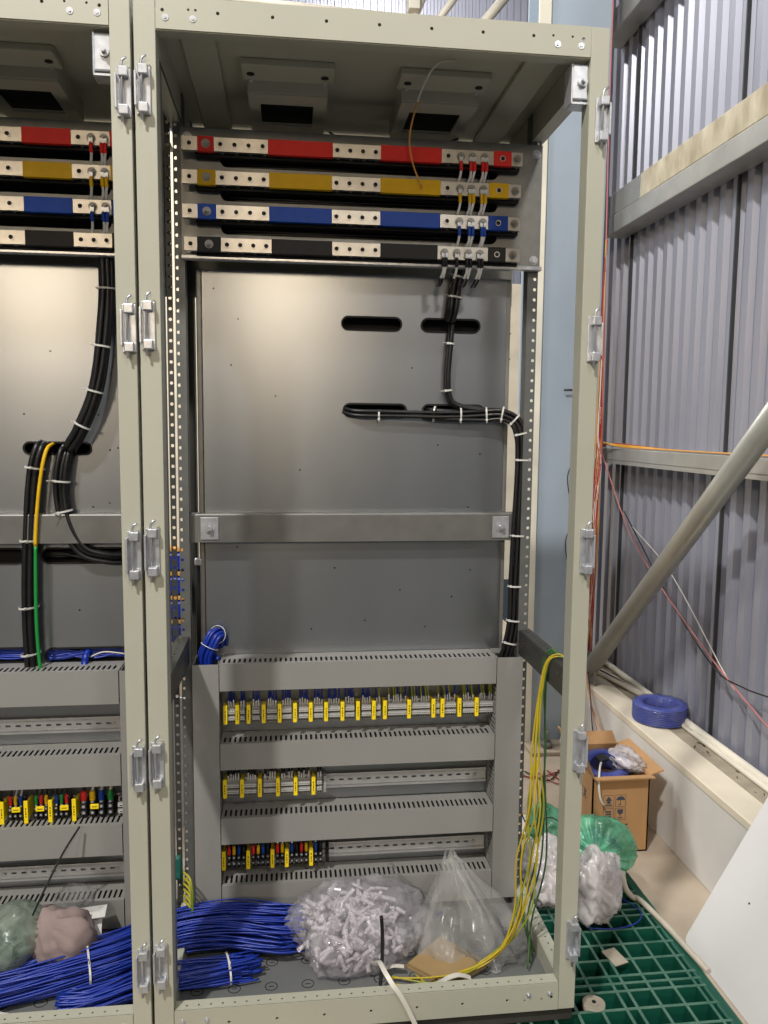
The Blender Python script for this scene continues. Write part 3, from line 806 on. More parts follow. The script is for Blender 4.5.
# wires on the roof
mb = MB(); pth = spline([(.577,.05,1.953), (.552,.12,1.975), (.536,.2,1.965), (.524,.25,1.925), (.518,.28,1.88), (.530,.31,1.835), (.556,.33,1.786)])
mb.tube(pth[:22], .0024, 7); mb.mi = 1; mb.tube(pth[21:], .0020, 7)
tag(mb.build('loose_wire', ['wire_white', 'wire_orange'], origin=pth[0]), 'loose white and yellow wire hanging from the roof over the yellow busbar', 'wire')
wire('roof_lead', [(.345,.47,1.949), (.389,.46,1.925), (.45,.455,1.918), (.51,.46,1.93)], .0022, 'black_cable', 'thin black lead sagging below the first fan box', 'wire')
wire('roof_lead', [(.50,.46,1.926), (.56,.455,1.935), (.62,.455,1.931), (.67,.47,1.95)], .0022, 'black_cable', 'thin black lead sagging below the second fan box', 'wire')
# blue sleeve above the side duct
t = thing('wire_sleeve', 'bunch of blue wires bent into the top of the side duct', 'wire bundle', (.03,.41,.60))
p = spline([(.066,.446,.668), (.068,.430,.692), (.058,.412,.697), (.044,.405,.672), (.034,.405,.645), (.034,.405,.60)]); fr = frames(p)
for j in range(14):
    a, b = .017*math.cos(j*2.4)*math.sqrt((j+.5)/14), .019*math.sin(j*2.4)*math.sqrt((j+.5)/14)
    MB().tube([x+u*a+w*b for x, (u, w) in zip(p, fr)], .0046, 7).build('strand', 'wire_blue', t)
for i in (13, 24):
    u, w = fr[i]; MB().tube([p[i]+u*.0225*math.cos(k*PI/10)+w*.0245*math.sin(k*PI/10) for k in range(20)], .0011, 5, closed=True).build('binding', 'tie', t)
wire('blue_stub', [(.045,.42,.63), (.058,.41,.645), (.066,.40,.638)], .006, 'wire_blue', 'short blue wire end lying on the side duct', 'wire')
# black conduit with a metal clip beside the mounting plate
t = thing('black_rod', 'black rod with silver clip standing beside the mounting plate', 'rod', (.012,.46,.62))
MB().cyl((.012,.46,.60), (.012,.46,.868), .007, 10).build('rod', 'black', t)
k = MB(); k.box(.004,.022,.451,.469,.870,.888,.003); k.ring((.013,.449,.879), (0,1,0), .004,.007,.004,14); k.build('clip', 'zinc', t)
wire('stray_lead', [(.15,.425,.155), (.21,.418,.150), (.245,.412,.152)], .0024, 'wire_blue', 'short blue offcut lying on the lowest duct', 'wire') if False else None

# ---------------------------------------------------------------- clutter on the cabinet floor
# blue wire harness
def harness(pts, n, ax, az, r, label, group, trim=.12, seed=3):
    rnd = random.Random(seed)
    base = spline(pts, 7); N = len(base)
    for i in range(n):
        rr = math.sqrt((i+.5)/n); th = i*2.39996
        a, b = rr*math.cos(th), rr*math.sin(th)
        s0 = int(rnd.random()*trim*N); s1 = N-1-int(rnd.random()*trim*.4*N)
        ph = rnd.random()*6.28; f1 = rnd.uniform(.10, .25)
        pp = []
        for k in range(s0, s1+1):
            t = (base[min(k+1, N-1)]-base[max(k-1, 0)]).normalized(); sd = V((t.y, -t.x, 0))
            if sd.length > 0: sd.normalize()
            wx = ax(k/(N-1)); wz = az(k/(N-1))
            q = base[k]+sd*(a*wx+.008*math.sin(ph+f1*k))+V((0,0,b*wz+.003*math.cos(ph*1.7+f1*1.3*k)))
            q.z = max(q.z, -.0425)
            pp.append(q)
        tag(MB().tube(pp, r, 6).build('harness_wire', 'wire_blue', origin=pp[0]), label, 'wire', group)
harness([(.285,.255,-.003), (.20,.262,.004), (.08,.275,.010), (-.04,.262,.008), (-.15,.215,-.004), (-.28,.175,-.012), (-.42,.140,-.02), (-.60,.10,-.026)],
        150, lambda t: .078-.025*t if t > .12 else .060+.018*t/.12, lambda t: .046-.020*t, .0024,
        'blue wire in the big harness lying across both cabinet floors', 'blue wires of the big harness')
harness([(.175,.170,-.022), (.09,.150,-.018), (-.01,.135,-.018), (-.10,.122,-.022), (-.19,.09,-.03), (-.26,.085,-.033)],
        70, lambda t: .036, lambda t: .024, .0024, 'blue wire in the smaller tied harness in front of the big one', 'blue wires of the smaller harness', .16, 8)
tie_p = spline([(.120,.158,-.02), (.10,.153,-.02), (.08,.148,-.02)], 4); tie(tie_p, frames(tie_p), 4, .042, .030, 'white tie around the smaller blue harness', 'tie on the smaller harness')
p2 = spline([(-.20,.2,-.01), (-.22,.193,-.01), (-.24,.187,-.01)], 4); tie(p2, frames(p2), 4, .065, .036, 'white tie around the big blue harness', 'tie on the big harness')
mb = MB()
for j in range(9): mb.tube(spline([(-.42+.004*j,.10-.008*j,-.030), (-.385+.006*j,.085-.006*j,-.036), (-.352+.006*j,.078-.005*j,-.04)], 4), .0042, 6)
tag(mb.build('tape_ends', 'wire_white', origin=(-.38,.08,-.04)), 'white taped ends of blue wires near the bottom rail', 'tape')

def crumple(c, size, seed, amp=.10, sub_=4, flat=-.7, sq=1.0, fold=None, fine=.03):
    """crumpled closed film around centre c"""
    tmp = bmesh.new(); bmesh.ops.create_icosphere(tmp, subdivisions=sub_, radius=1.)
    off = V((seed*3.1, seed*1.7, seed*.9))
    for v in tmp.verts:
        d = v.co.normalized()
        n1 = noise.noise(d*1.6+off); n2 = abs(noise.noise(d*3.6+off*2)); n3 = abs(noise.noise(d*8.5+off*3)); n4 = abs(noise.noise(d*19+off))
        k = 1+amp*n1*1.6-amp*n2*1.5-fine*2*n3-fine*n4
        if fold: k *= fold(d)
        co = d*k
        if co.z < flat: co.z = flat+(co.z-flat)*.08
        v.co = V((co.x*size[0], co.y*size[1], co.z*size[2]))+V(c)
    return tmp
def bag(name, c, size, seed, m, label, rot=0., **kw):
    tmp = crumple((0,0,0), size, seed, **kw)
    mb = MB(); mb.merge(tmp, Matrix.Translation(V(c)) @ Matrix.Rotation(rot, 4, 'Z'), True)
    lo = min(v.co.z for v in mb.bm.verts)
    return mb.build(name, m, origin=(c[0], c[1], lo))
# bag of clear tubes
t = tag(bag('plastic_bag', (.415,.245,.016), (.172,.150,.092), 2, 'clear_film', None, rot=.25, amp=.10, flat=-.62, sub_=5, fine=.045, fold=lambda d: 1+(.46*max(0, (d.x*-.66+d.y*-.75)/(math.hypot(d.x, d.y)+.05))**9+.16*max(0, (d.x*.95-d.y*.2)/(math.hypot(d.x, d.y)+.05))**6+.12*max(0, (d.x*-.8+d.y*.6)/(math.hypot(d.x, d.y)+.05))**6)*(1-.6*max(0, d.z))), 'big clear plastic bag full of white tube pieces on the cabinet floor', 'bag')
mb = MB()
# mouth of the bag: a loose flap of film trailing to the back
P = []
for i in range(15):
    a = i/14
    P.append([(.50+.13*b+.02*noise.noise(V((a*3,b*3,1))), .30+.06*a-.10*b*(1-a)+.02*noise.noise(V((a*4,b*5,2))), .085-.115*b+.03*math.sin(a*3.1)*(1-b)+.02*noise.noise(V((a*5,b*4,3)))) for b in [j/12 for j in range(13)]])
vs = [[mb.bm.verts.new(q) for q in r_] for r_ in P]
for i in range(14):
    for j in range(12): mb.face([vs[i][j], vs[i+1][j], vs[i+1][j+1], vs[i][j+1]], True)
mb.build('bag_mouth', 'clear_film_thin', t)
rnd = random.Random(5)
proto = None
mb = MB()
mb.ring((0,0,-.018), (0,0,1), .0036, .0052, .036, 10)
proto = mb.build('tube_piece', 'tube_film'); proto.location = (0,0,0)
tag(proto, 'short white tube piece inside the big clear bag', 'tube piece', 'white tube pieces in the clear bag')
mb = MB(); mb.cyl((0,0,-.006), (0,0,.006), .009, 6); mb.cyl((0,0,.006), (0,0,.014), .006, 10)
proto2 = mb.build('tube_fitting', 'tube_film')
tag(proto2, 'small white threaded fitting inside the big clear bag', 'fitting', 'white fittings in the clear bag')
n = 0
while n < 230:
    x, y, z = rnd.uniform(-1,1), rnd.uniform(-1,1), rnd.uniform(-.60,1)
    if x*x+y*y+z*z > .74 or x > .60: continue
    q = Matrix.Rotation(.25, 3, 'Z') @ V((x*.168, y*.146, z*.090))
    src = proto if n % 4 else proto2
    o = src if n in (0, 1) else src.copy()
    if n > 1: COL.objects.link(o)
    o.location = V((.400,.240,.012))+q
    o.rotation_euler = (rnd.uniform(-PI,PI), rnd.uniform(-PI,PI), rnd.uniform(-PI,PI))
    s = rnd.uniform(.7, 1.1); o.scale = (s, s, s*rnd.uniform(.8,1.3))
    n += 1
# peaked clear bag
mb = MB(); rings = []
peak = V((.640,.270,.165))
for i in range(22):
    a = i/21
    ring_ = []
    for k in range(64):
        th = 2*PI*k/64
        fold = 1+(.16*math.sin(5*th+1.3)+.10*math.sin(9*th+a*2)+.06*math.sin(17*th+a*5))*min(1, a*2.2)
        rx = (.010+.125*a**.85)*fold; ry = (.008+.085*a**.9)*fold
        nn = noise.noise(V((math.cos(th)*2, math.sin(th)*2, a*5)))*.018*a
        ring_.append(mb.bm.verts.new((peak.x+.050*a+rx*math.cos(th)+nn, peak.y-.055*a+ry*math.sin(th)+nn, peak.z-.210*a+.006*math.sin(4*th)*a+(.014 if i == 0 else 0)*math.sin(3*th))))
    rings.append(ring_)
for i in range(21):
    for k in range(64): mb.face([rings[i][k], rings[i][(k+1)%64], rings[i+1][(k+1)%64], rings[i+1][k]], True)
for r_ in rings:
    for v in r_: v.co.z = max(v.co.z, -.0445)
t = mb.build('plastic_bag', 'peak_film', origin=(.66,.25,-.045)); tag(t, 'empty clear plastic bag standing up in a peak behind the flat cardboard', 'bag')
o = bag('film_scrap', (.735,.17,-.022), (.085,.075,.030), 9, 'clear_film_thin', None, amp=.2, flat=-.7, fine=.08); tag(o, 'crumpled clear film at the foot of the peaked bag', 'film')
o = bag('film_scrap', (.565,.36,-.015), (.05,.06,.045), 12, 'clear_film_thin', None, amp=.2, flat=-.6, fine=.08); tag(o, 'crumpled clear film between the two clear bags', 'film')
for x, y, z in ((.60,.30,-.03), (.575,.33,-.02)):
    k = MB(); k.cyl((x,y,z), (x+.02,y+.004,z+.012), .005, 8); k.cyl((x+.02,y+.004,z+.012), (x+.03,y+.006,z+.018), .003, 8)
    tag(k.build('ferrule_piece', 'wire_blue', origin=(x,y,z)), 'small blue fitting lying between the clear bags', 'fitting', 'blue fittings between the bags')
# flat cardboard
t = thing('cardboard_sheet', 'flat folded piece of brown cardboard under the yellow wires', 'cardboard', (.6,.15,-.045))
M3 = Matrix.Rotation(.05, 3, 'X')
A = [(.512,.150),(.607,.240),(.705,.128),(.600,.060)]
for zz, d in ((-.0445, .0), (-.0375, .006)):
    k = MB(); k.prism([(x+d, y-d*.5) for x, y in A], 'z', zz, zz+.005)
    k.build('cardboard_layer', 'cardboard_flat', t)
# straps, rod
def ribbon(pts, w, th, m, name, label, cat, wdir=None):
    p = spline(pts, 6); mb = MB(); A = []
    for i, q in enumerate(p):
        t = (p[min(i+1,len(p)-1)]-p[max(i-1,0)]).normalized()
        s = V(wdir) if wdir else t.cross(V((0,0,1)))
        s = (s-t*s.dot(t)).normalized(); n = t.cross(s)
        A.append([mb.bm.verts.new(q+s*a*w/2+n*b*th/2) for a, b in ((-1,-1),(1,-1),(1,1),(-1,1))])
    for i in range(len(p)-1):
        for k in range(4): mb.face([A[i][k], A[i][(k+1)%4], A[i+1][(k+1)%4], A[i+1][k]])
    mb.face(A[0]); mb.face(A[-1][::-1])
    return tag(mb.build(name, m, origin=p[0]), label, cat)
ribbon([(.432,.10,.010), (.440,.055,.040), (.447,.015,.045), (.462,-.008,.030), (.480,-.014,.005), (.500,-.014,-.035), (.522,-.014,-.09)], .010, .0012, 'wire_white', 'plastic_strap', 'long white plastic strap hanging over the bottom rail', 'strap', (1,0,.35))
ribbon([(.45,.125,-.03), (.48,.120,-.018), (.505,.118,-.02)], .012, .0012, 'wire_white', 'plastic_strap', 'short white strap end under the black rod', 'strap')
ribbon([(.565,.062,-.030), (.59,.055,-.012), (.62,.060,-.008), (.650,.062,-.018)], .014, .0012, 'wire_white', 'plastic_strap', 'bent white strap lying on the cardboard', 'strap')
wire('black_rod', [(.450,.11,.112), (.452,.105,.07), (.449,.085,.01), (.440,.052,-.042)], .0042, 'black', 'black cable piece leaning against the bag of white tubes', 'cable', n=8)
# neighbouring cabinet clutter
t = tag(bag('plastic_bag', (-.405,.235,.035), (.095,.085,.085), 4, 'tealbag_film', None, amp=.12, flat=-.8, fine=.05), 'milky plastic bag of green pieces in the cut-off cabinet', 'bag')
k = MB(); k.merge(crumple((-.41,.235,.010), (.07,.06,.048), 21, amp=.2, fine=.08)); k.build('bag_filling', 'teal', t)
t = tag(bag('cloth_pouch', (-.285,.235,.022), (.078,.072,.072), 6, 'pinkcloth', None, amp=.10, flat=-.8, fine=.015, fold=lambda d: 1+.10*math.sin(math.atan2(d.y+.3,d.x+.5)*9+d.z*2)*max(0,.4+d.z)+.25*max(0,-d.x*.6+d.z*.8)**6), 'knotted mauve pouch beside the blue harness in the cut-off cabinet', 'pouch')
t = tag(bag('film_scrap', (-.27,.30,.09), (.055,.03,.035), 14, 'clear_film_thin', None, amp=.2, fine=.06, flat=-2), 'grey film flap behind the mauve pouch', 'film')
ribbon([(-.345,.215,.10), (-.325,.24,.145), (-.298,.30,.20), (-.268,.342,.245)], .005, .0016, 'black', 'long_tie', 'long black cable tie sticking up from the mauve pouch', 'cable tie')
for pts, l in (([(-.50,.26),(-.42,.26),(-.42,.33),(-.50,.33)], 'white paper sheet under the milky bag'), ([(-.26,.27),(-.20,.28),(-.205,.33),(-.27,.32)], 'folded white paper behind the mauve pouch')):
    k = MB(); k.prism(pts, 'z', -.044, -.040) if 'under' in l else k.prism([(a, b) for a, b in pts], 'z', .045, .047)
    if 'folded' in l:
        k.prism([(.27,-.044),(.272,-.044),(.30,.045),(.298,.045)], 'x', -.26, -.21)
    tag(k.build('paper_sheet', 'paper', origin=(pts[0][0],pts[0][1],-.04)), l, 'paper')
# yellow-green wires draped over the side rail
rnd = random.Random(11)
for i in range(7):
    j = lambda s: rnd.uniform(-s, s)
    dx, dy = (i % 4)*.0042-.0065, (i//4)*.005
    end = rnd.choice((.475,.50,.53,.56,.60))
    pts = [(.905,.10+dy,.66), (.872,.105+dy,.700), (.850,.115+dy,.7095+.004*(i//4)), (.828+dx*.3,.125+dy,.690), (.814+dx*.5,.125+dy,.61), (.806+dx+j(.004),.115+dy,.48), (.802+dx*2.6+j(.012),.10+dy+j(.01),.36), (.794+dx*3.2+j(.014),.10+dy,.235),
           (.779+dx*2+j(.010),.10+dy,.12), (.748+dx*2,.10+dy+j(.01),.035), (.695+dx,.10+dy+j(.01),-.010+.003*(i//3)), (.63,.082+dy+j(.012),-.026+.002*(i//3)), (.56,.066+dy+j(.012),-.030+.002*(i//3)), (end,.085+dy+j(.015),-.032)]
    wire('earth_wire', pts, .0021, 'wire_yg' if i % 2 else 'wire_yellow', 'yellow green wire draped over the side rail and curling onto the cabinet floor', 'wire', 'yellow wires draped over the side rail')
for i in range(4):
    pts = [(.905,.12+.01*i,.66), (.872,.13+.01*i,.700), (.850,.14+.01*i,.710), (.836,.15+.01*i,.66), (.834+.004*i,.14+.01*i,.45), (.842-.008*i,.13+.01*i,.22), (.815-.004*i,.14+.02*i,.06), (.795+.012*i,.10+.02*i,-.035)]
    wire('earth_wire', pts, .0022, 'wire_green', 'dark green wire hanging beside the yellow bunch', 'wire', 'dark green wires beside the yellow bunch')
# wires on the outside left gap
for i in range(6):
    wire('gap_wire', [(-.020,.33,.12-.015*i), (.0,.30,.115-.015*i), (.006,.29,.07-.015*i), (-.005,.30,.02-.015*i), (-.02,.33,-.005)], .003, 'wire_yg', 'yellow green wire looping beside the side duct near the harness', 'wire', 'yellow wires beside the side duct')
mb = MB(); mb.box(-.050,-.030,.36,.38,.08,.14,.004); mb.box(-.048,-.032,.355,.36,.09,.10); tag(mb.build('earth_terminal', 'teal', origin=(-.04,.37,.08)), 'teal green earth terminal behind the joined posts', 'terminal block')

# ================================================================== surroundings
FZ = -.25
mb = MB(); mb.box(-6,1.9,-.45,16,FZ-.1,FZ); tag(mb.build('floor', 'concrete'), kind='structure')
mb = MB(); mb.box(-6,1.9,-6,-.45,FZ-.1,FZ); tag(mb.build('floor_front', 'floor_dark'), kind='structure')  # unseen front floor, darkened to cut bounce light under the roof
# ledge along the wall
mb = MB(); mb.box(1.58,1.80,-3,2.35,FZ,.080,.004); tag(mb.build('wall_ledge', 'plaster'), kind='structure')
mb = MB(); mb.prism([(1.577,.060),(1.577,.083),(1.58,.086),(1.685,.086),(1.69,.081),(1.58,.081),(1.58,.060)], 'y', -3, 2.35); tag(mb.build('trim_1', 'plaster_cream'), kind='structure')
mb = MB(); mb.box(1.69,1.795,-3,2.35,.080,.083); tag(mb.build('trim_2', 'dirt'), kind='structure')
# corrugated wall
def corrugated(name, mk, x0, ys, z0, z1, pitch, depth, m, axis='x'):
    mb = MB(); y = ys[0]; pr = []
    while y < ys[1]:
        pr += [(0, y), (0, y+pitch*.40), (depth, y+pitch*.52), (depth, y+pitch*.88)]
        y += pitch
    vs = []
    for d, yy in pr:
        a = (x0+d, yy) if axis == 'x' else (yy, x0+d)
        vs.append((mb.bm.verts.new((a[0], a[1], z0)), mb.bm.verts.new((a[0], a[1], z1))))
    for i in range(len(vs)-1): mb.face([vs[i][0], vs[i+1][0], vs[i+1][1], vs[i][1]])
    o = mb.build(name, m, normals=False)
    sm = o.modifiers.new('sheet', 'SOLIDIFY'); sm.thickness = .002
    return tag(o, kind='structure')
corrugated('wall_right', None, 1.80, (-3, 2.5), .08, 4.2, .0875, .020, 'sheet')
for i, y in enumerate((.232, 1.107, 1.985)):
    mb = MB(); mb.box(1.788,1.802,y-.0035,y+.0035,.08,4.2); tag(mb.build('trim_%d' % (3+i), 'sheet_gap'), kind='structure')
corrugated('wall_back', None, 9.0, (-6, 6), FZ, 8.5, .09, .02, 'sheet', axis='y')
mb = MB(); mb.box(-6,6,6.0,6.05,FZ,2.6); tag(mb.build('wall_partition', 'plaster_cream'), kind='structure')
# purlins
mb = MB(); mb.box(1.700,1.798,1.702,2.06,2.185,2.285,.004); tag(mb.build('beam_6', 'purlin'), kind='structure')
mb = MB(); mb.box(1.699,1.798,-3,1.70,2.185,2.286,.004); tag(mb.build('beam_1', 'purlin_dusty'), kind='structure')
mb = MB(); mb.box(1.694,1.798,-3,2.06,2.105,2.182,.004); tag(mb.build('beam_2', 'purlin'), kind='structure')
mb = MB(); mb.box(1.700,1.798,-3,2.06,1.088,1.142,.004); mb.box(1.700,1.704,-3,2.06,1.072,1.088); tag(mb.build('beam_3', 'purlin'), kind='structure')
mb = MB(); mb.box(1.700,1.798,-3,2.20,3.00,3.10,.004); tag(mb.build('beam_4', 'purlin'), kind='structure')
# column
mb = MB(); mb.box(1.352,1.64,1.93,1.945,FZ,4.2,.002); mb.box(1.352,1.64,2.21,2.225,FZ,4.2,.002); mb.box(1.49,1.50,1.945,2.21,FZ,4.2); tag(mb.build('column', 'column'), kind='structure')
mb = MB(); mb.box(1.312,1.366,1.915,1.929,FZ,4.2,.002); tag(mb.build('trim_7', 'column_edge'), kind='structure')
t = thing('anchor_plate', 'steel foot plate with anchor bolts at the base of the column', 'base plate', (1.5,1.85,FZ))
MB().box(1.33,1.72,1.78,1.93,FZ,FZ+.018,.003).build('foot_plate', 'concrete', t)
for x in (1.42, 1.58):
    k = MB(); k.cyl((x,1.84,FZ+.018), (x,1.84,FZ+.10), .012, 10); k.cyl((x,1.84,FZ+.018), (x,1.84,FZ+.045), .026, 6); k.build('anchor_bolt', 'zinc_dull', t)
k = MB(); k.prism([(1.50,FZ+.018),(1.54,FZ+.14),(1.555,FZ+.14),(1.57,FZ+.018)], 'y', 1.87, 1.90); k.build('gusset', 'column_edge', t)
# diagonal brace
t = thing('brace_pipe', 'thick grey diagonal pipe bracing the column in front of the corrugated wall', 'pipe', (1.60,1.85,.10))
MB().tube([(1.60,1.80,.150), (1.60,.1,1.635)], .037, 24).build('pipe', 'pipe_grey', t)
k = MB(); k.box(1.594,1.606,1.74,1.93,.06,.22); k.build('gusset_plate', 'zinc_dull', t)
# far roof braces and rods
for (a, b, r, l) in (((1.20,5.2,4.36),(1.50,5.2,5.10),.030,'white roof brace rising above the rail, nearest the cut-off cabinet'), ((1.34,5.2,4.36),(1.85,5.2,5.05),.030,'white roof brace rising above the rail, between two others'), ((1.70,5.2,4.36),(2.25,5.2,5.02),.040,'white roof brace rising above the rail, nearest the column'), ((-.9,5.3,4.66),(1.25,5.3,4.585),.022,'long pale roof rod lying nearly level above the rail')):
    tag(MB().tube([a, b], r, 8).build('roof_brace', 'rod_white', origin=a), l, 'brace')
mb = MB(); mb.box(1.21,1.30,5.1,5.25,4.56,5.2,.005); tag(mb.build('column_stub', 'column_edge'), kind='structure')
# stuff glimpsed through the gap beside the joined posts
t = thing('cable_rack', 'white rack with blue cable bundles glimpsed between the posts', 'rack', (-.33,2.4,FZ))
k = MB(); k.box(-.50,-.16,2.42,2.44,FZ,2.6); k.build('rack_board', 'plaster_cream', t)
for j in range(4):
    k = MB(); k.box(-.37,-.25,2.36,2.418,.16+.12*j,.245+.12*j,.012); k.build('cable_bundle', 'wire_blue', t)
    k = MB(); k.box(-.37,-.25,2.37,2.418,.25+.12*j,.272+.12*j,.004); k.build('cable_holder', 'wire_orange', t)
t = thing('white_sheet', 'narrow white sheet standing behind the joined posts, low down', 'sheet', (-.155,1.3,FZ))
k = MB(); k.prism([(-.200,FZ),(-.110,FZ),(-.110,.235),(-.200,.245)], 'y', 1.29, 1.30); k.build('sheet_panel', 'board', t)
k = MB(); k.box(-.20,-.11,1.302,1.34,FZ,FZ+.02); k.build('sheet_foot', 'dark_metal', t)

# pallet
t = thing('plastic_pallet', 'dark green plastic grid pallet beside the cabinet', 'pallet', (.85,.2,FZ))
px0, px1, py0, py1, ztop = .43, 1.255, -.42, .80, -.10
mb = MB()
mb.box(px0,px1,py0,py0+.03,ztop-.05,ztop,.004); mb.box(px0,px1,py1-.03,py1,ztop-.05,ztop,.004)
mb.box(px0,px0+.03,py0,py1,ztop-.05,ztop,.004); mb.box(px1-.030,px1,py0,py1,ztop-.05,ztop,.006)
mb.build('border', 'pallet', t)
mb = MB()
x = px0+.06; xs = []
i = 0
while x < px1-.04:
    mb.mi = 0; mb.box(x-.003,x+.003,py0+.02,py1-.02,ztop-.058,ztop-.0015); mb.mi = 1; mb.box(x-.0036,x+.0036,py0+.02,py1-.02,ztop-.0015,ztop); x += .058 if i % 5 else .028; i += 1
y = py0+.05; i = 0
while y < py1-.04:
    mb.mi = 0; mb.box(px0+.02,px1-.02,y-.003,y+.003,ztop-.058,ztop-.0012); mb.mi = 1; mb.box(px0+.02,px1-.02,y-.0036,y+.0036,ztop-.0012,ztop+.0003); y += .058 if (i % 6) not in (3, 4) else .026; i += 1
mb.build('grid', ['pallet', 'pallet_pale'], t)
mb = MB()
x = px0+.03
while x < px1: mb.box(x,x+.085,py0,py1,FZ+.005,FZ+.02); x += .125
mb.build('lower_deck', 'pallet_deck', t)
mb = MB(); mb.box(px0+.02,px1-.02,py0+.02,py1-.02,ztop-.062,ztop-.058); mb.build('grid_floor', 'pallet_deck', t)
for x in (px0+.06, (px0+px1)/2, px1-.06):
    for y in (py0+.08, (py0+py1)/2, py1-.08):
        k = MB(); k.box(x-.05,x+.05,y-.07,y+.07,FZ+.02,ztop-.05,.006); k.build('foot', 'pallet', t)
k = MB(); k.cyl((.941,.054,ztop-.02), (.941,.054,ztop+.003), .026, 24); k.cyl((.941,.054,ztop+.003), (.941,.054,ztop+.005), .012, 16); k.mi = 1; k.cyl((.941,.054,ztop+.005), (.941,.054,ztop+.0065), .005, 10)
k.build('grip_plug', ['plug', 'black_deep'], t)
mb = MB(); mb.box(-.96,.874,.012,.60,-.10,-.0635,.003); mb.box(-.93,.84,.03,.58,FZ,-.10); tag(mb.build('cabinet_plinth', 'plinth', origin=(0,.3,FZ)), 'dark plinth carrying both joined cabinets', 'plinth')
for (x, y, w, h, rz), l in zip(((1.055,.205,.04,.055,.3), (1.075,.36,.05,.03,-.2), (1.02,-.10,.03,.05,.2)), ('white paper scrap on the pallet near its round plug', 'pale scrap on the pallet near the blue thread', 'white scrap on the pallet nearest the camera')):
    k = MB(); k.obox((x,y,ztop+.0025), (w,h,.003), Matrix.Rotation(rz,3,'Z') @ Matrix.Rotation(.08,3,'X'), .0005)
    tag(k.build('paper_scrap', 'plug', origin=(x,y,ztop)), l, 'scrap')
# box with coil
bx0, bx1, by0, by1, bz1 = 1.285, 1.492, .95, 1.24, .026
t = thing('cardboard_box', 'open brown cardboard box holding a blue coil beside the ledge', 'box', (1.39,1.1,FZ))
k = MB(); th = .005
k.box(bx0,bx1,by0,by0+th,FZ+.001,bz1); k.box(bx0,bx1,by1-th,by1,FZ+.001,bz1); k.box(bx0,bx0+th,by0,by1,FZ+.001,bz1); k.box(bx1-th,bx1,by0,by1,FZ+.001,bz1); k.box(bx0,bx1,by0,by1,FZ+.001,FZ+.006)
body = k.build('box_body', 'cardboard', t)
k = MB(); k.prism([(by0,bz1-.001),(by0-.035,bz1+.004),(by0-.035,bz1+.009),(by0,bz1+.004)], 'x', bx0, bx1+.004); k.build('front_flap', 'cardboard', t)
k = MB(); k.prism([(bx1,bz1-.001),(bx1+.050,bz1+.014),(bx1+.049,bz1+.019),(bx1,bz1+.004)], 'y', by0, by1); k.build('wall_side_flap', 'cardboard', t)
k = MB(); k.prism([(bx0,bz1),(bx0-.03,bz1+.075),(bx0-.025,bz1+.077),(bx0+.005,bz1+.002)], 'y', by0, by1); k.build('raised_flap', 'cardboard', t)
k = MB(); k.prism([(by1,bz1),(by1+.05,bz1+.03),(by1+.046,bz1+.034),(by1-.005,bz1+.002)], 'x', bx0, bx1); k.build('rear_flap', 'cardboard', t)
# printed handling marks on the front: up arrow, umbrella, glass, stacking sign
mk = MB(); yy = by0-.0006
def fr_(cx, cz, w, h):
    for a in (rect(cx-w/2, cx+w/2, cz+h/2-.0012, cz+h/2), rect(cx-w/2, cx+w/2, cz-h/2, cz-h/2+.0012), rect(cx-w/2, cx-w/2+.0012, cz-h/2, cz+h/2), rect(cx+w/2-.0012, cx+w/2, cz-h/2, cz+h/2)):
        mk.plate(a, [], (0,yy,0), (1,0,0), (0,0,1), .0004)
def poly(P): mk.plate(P, [], (0,yy,0), (1,0,0), (0,0,1), .0004)
c1, c2, z1_, z2_ = 1.345, 1.388, -.060, -.108
for cx in (c1, c2):
    for cz in (z1_, z2_): fr_(cx, cz, .038, .043)
poly([(c1-.012,z1_+.001),(c1,z1_+.017),(c1+.012,z1_+.001)]); poly(rect(c1-.006,c1+.006,z1_-.010,z1_+.001)); poly(rect(c1-.012,c1+.012,z1_-.017,z1_-.013))
poly([(c2+.016*math.cos(PI*k/12), z1_+.002+.014*math.sin(PI*k/12)) for k in range(13)]); poly(rect(c2-.001,c2+.001,z1_-.014,z1_+.003)); poly(rect(c2-.007,c2+.001,z1_-.016,z1_-.014)); poly(rect(c2-.007,c2-.005,z1_-.016,z1_-.011))
poly([(c2-.011,z2_+.016),(c2-.010,z2_+.004),(c2-.003,z2_-.002),(c2+.003,z2_-.002),(c2+.010,z2_+.004),(c2+.011,z2_+.016)]); poly(rect(c2-.0012,c2+.0012,z2_-.013,z2_-.001)); poly(rect(c2-.008,c2+.008,z2_-.016,z2_-.013))
for j in range(3): poly(rect(c1-.010,c1+.010,z2_-.012+.009*j,z2_-.006+.009*j))
for j in range(6): poly(rect(1.338+.014*j,1.347+.014*j,-.150,-.145))
sub(mk, 'printed_symbols', 'print', body)
# letters "EX" on the side face
mk = MB(); U, W_ = (0,-1,0), (0,0,1)
def pl2(P): mk.plate([(-y, z) for y, z in P], [], (bx0-.0006,0,0), U, W_, .0004)
ey, ez = 1.06, -.075
for a in ((ey, ey-.006, ez, ez+.035), (ey, ey-.022, ez+.029, ez+.035), (ey, ey-.019, ez+.0145, ez+.0205), (ey, ey-.022, ez, ez+.006)):
    pl2([(a[0],a[2]),(a[1],a[2]),(a[1],a[3]),(a[0],a[3])])
xy = ey-.028
pl2([(xy,ez),(xy-.007,ez),(xy-.028,ez+.035),(xy-.021,ez+.035)]); pl2([(xy-.021,ez),(xy-.028,ez),(xy-.007,ez+.035),(xy,ez+.035)])
sub(mk, 'printed_letters', 'print', body)

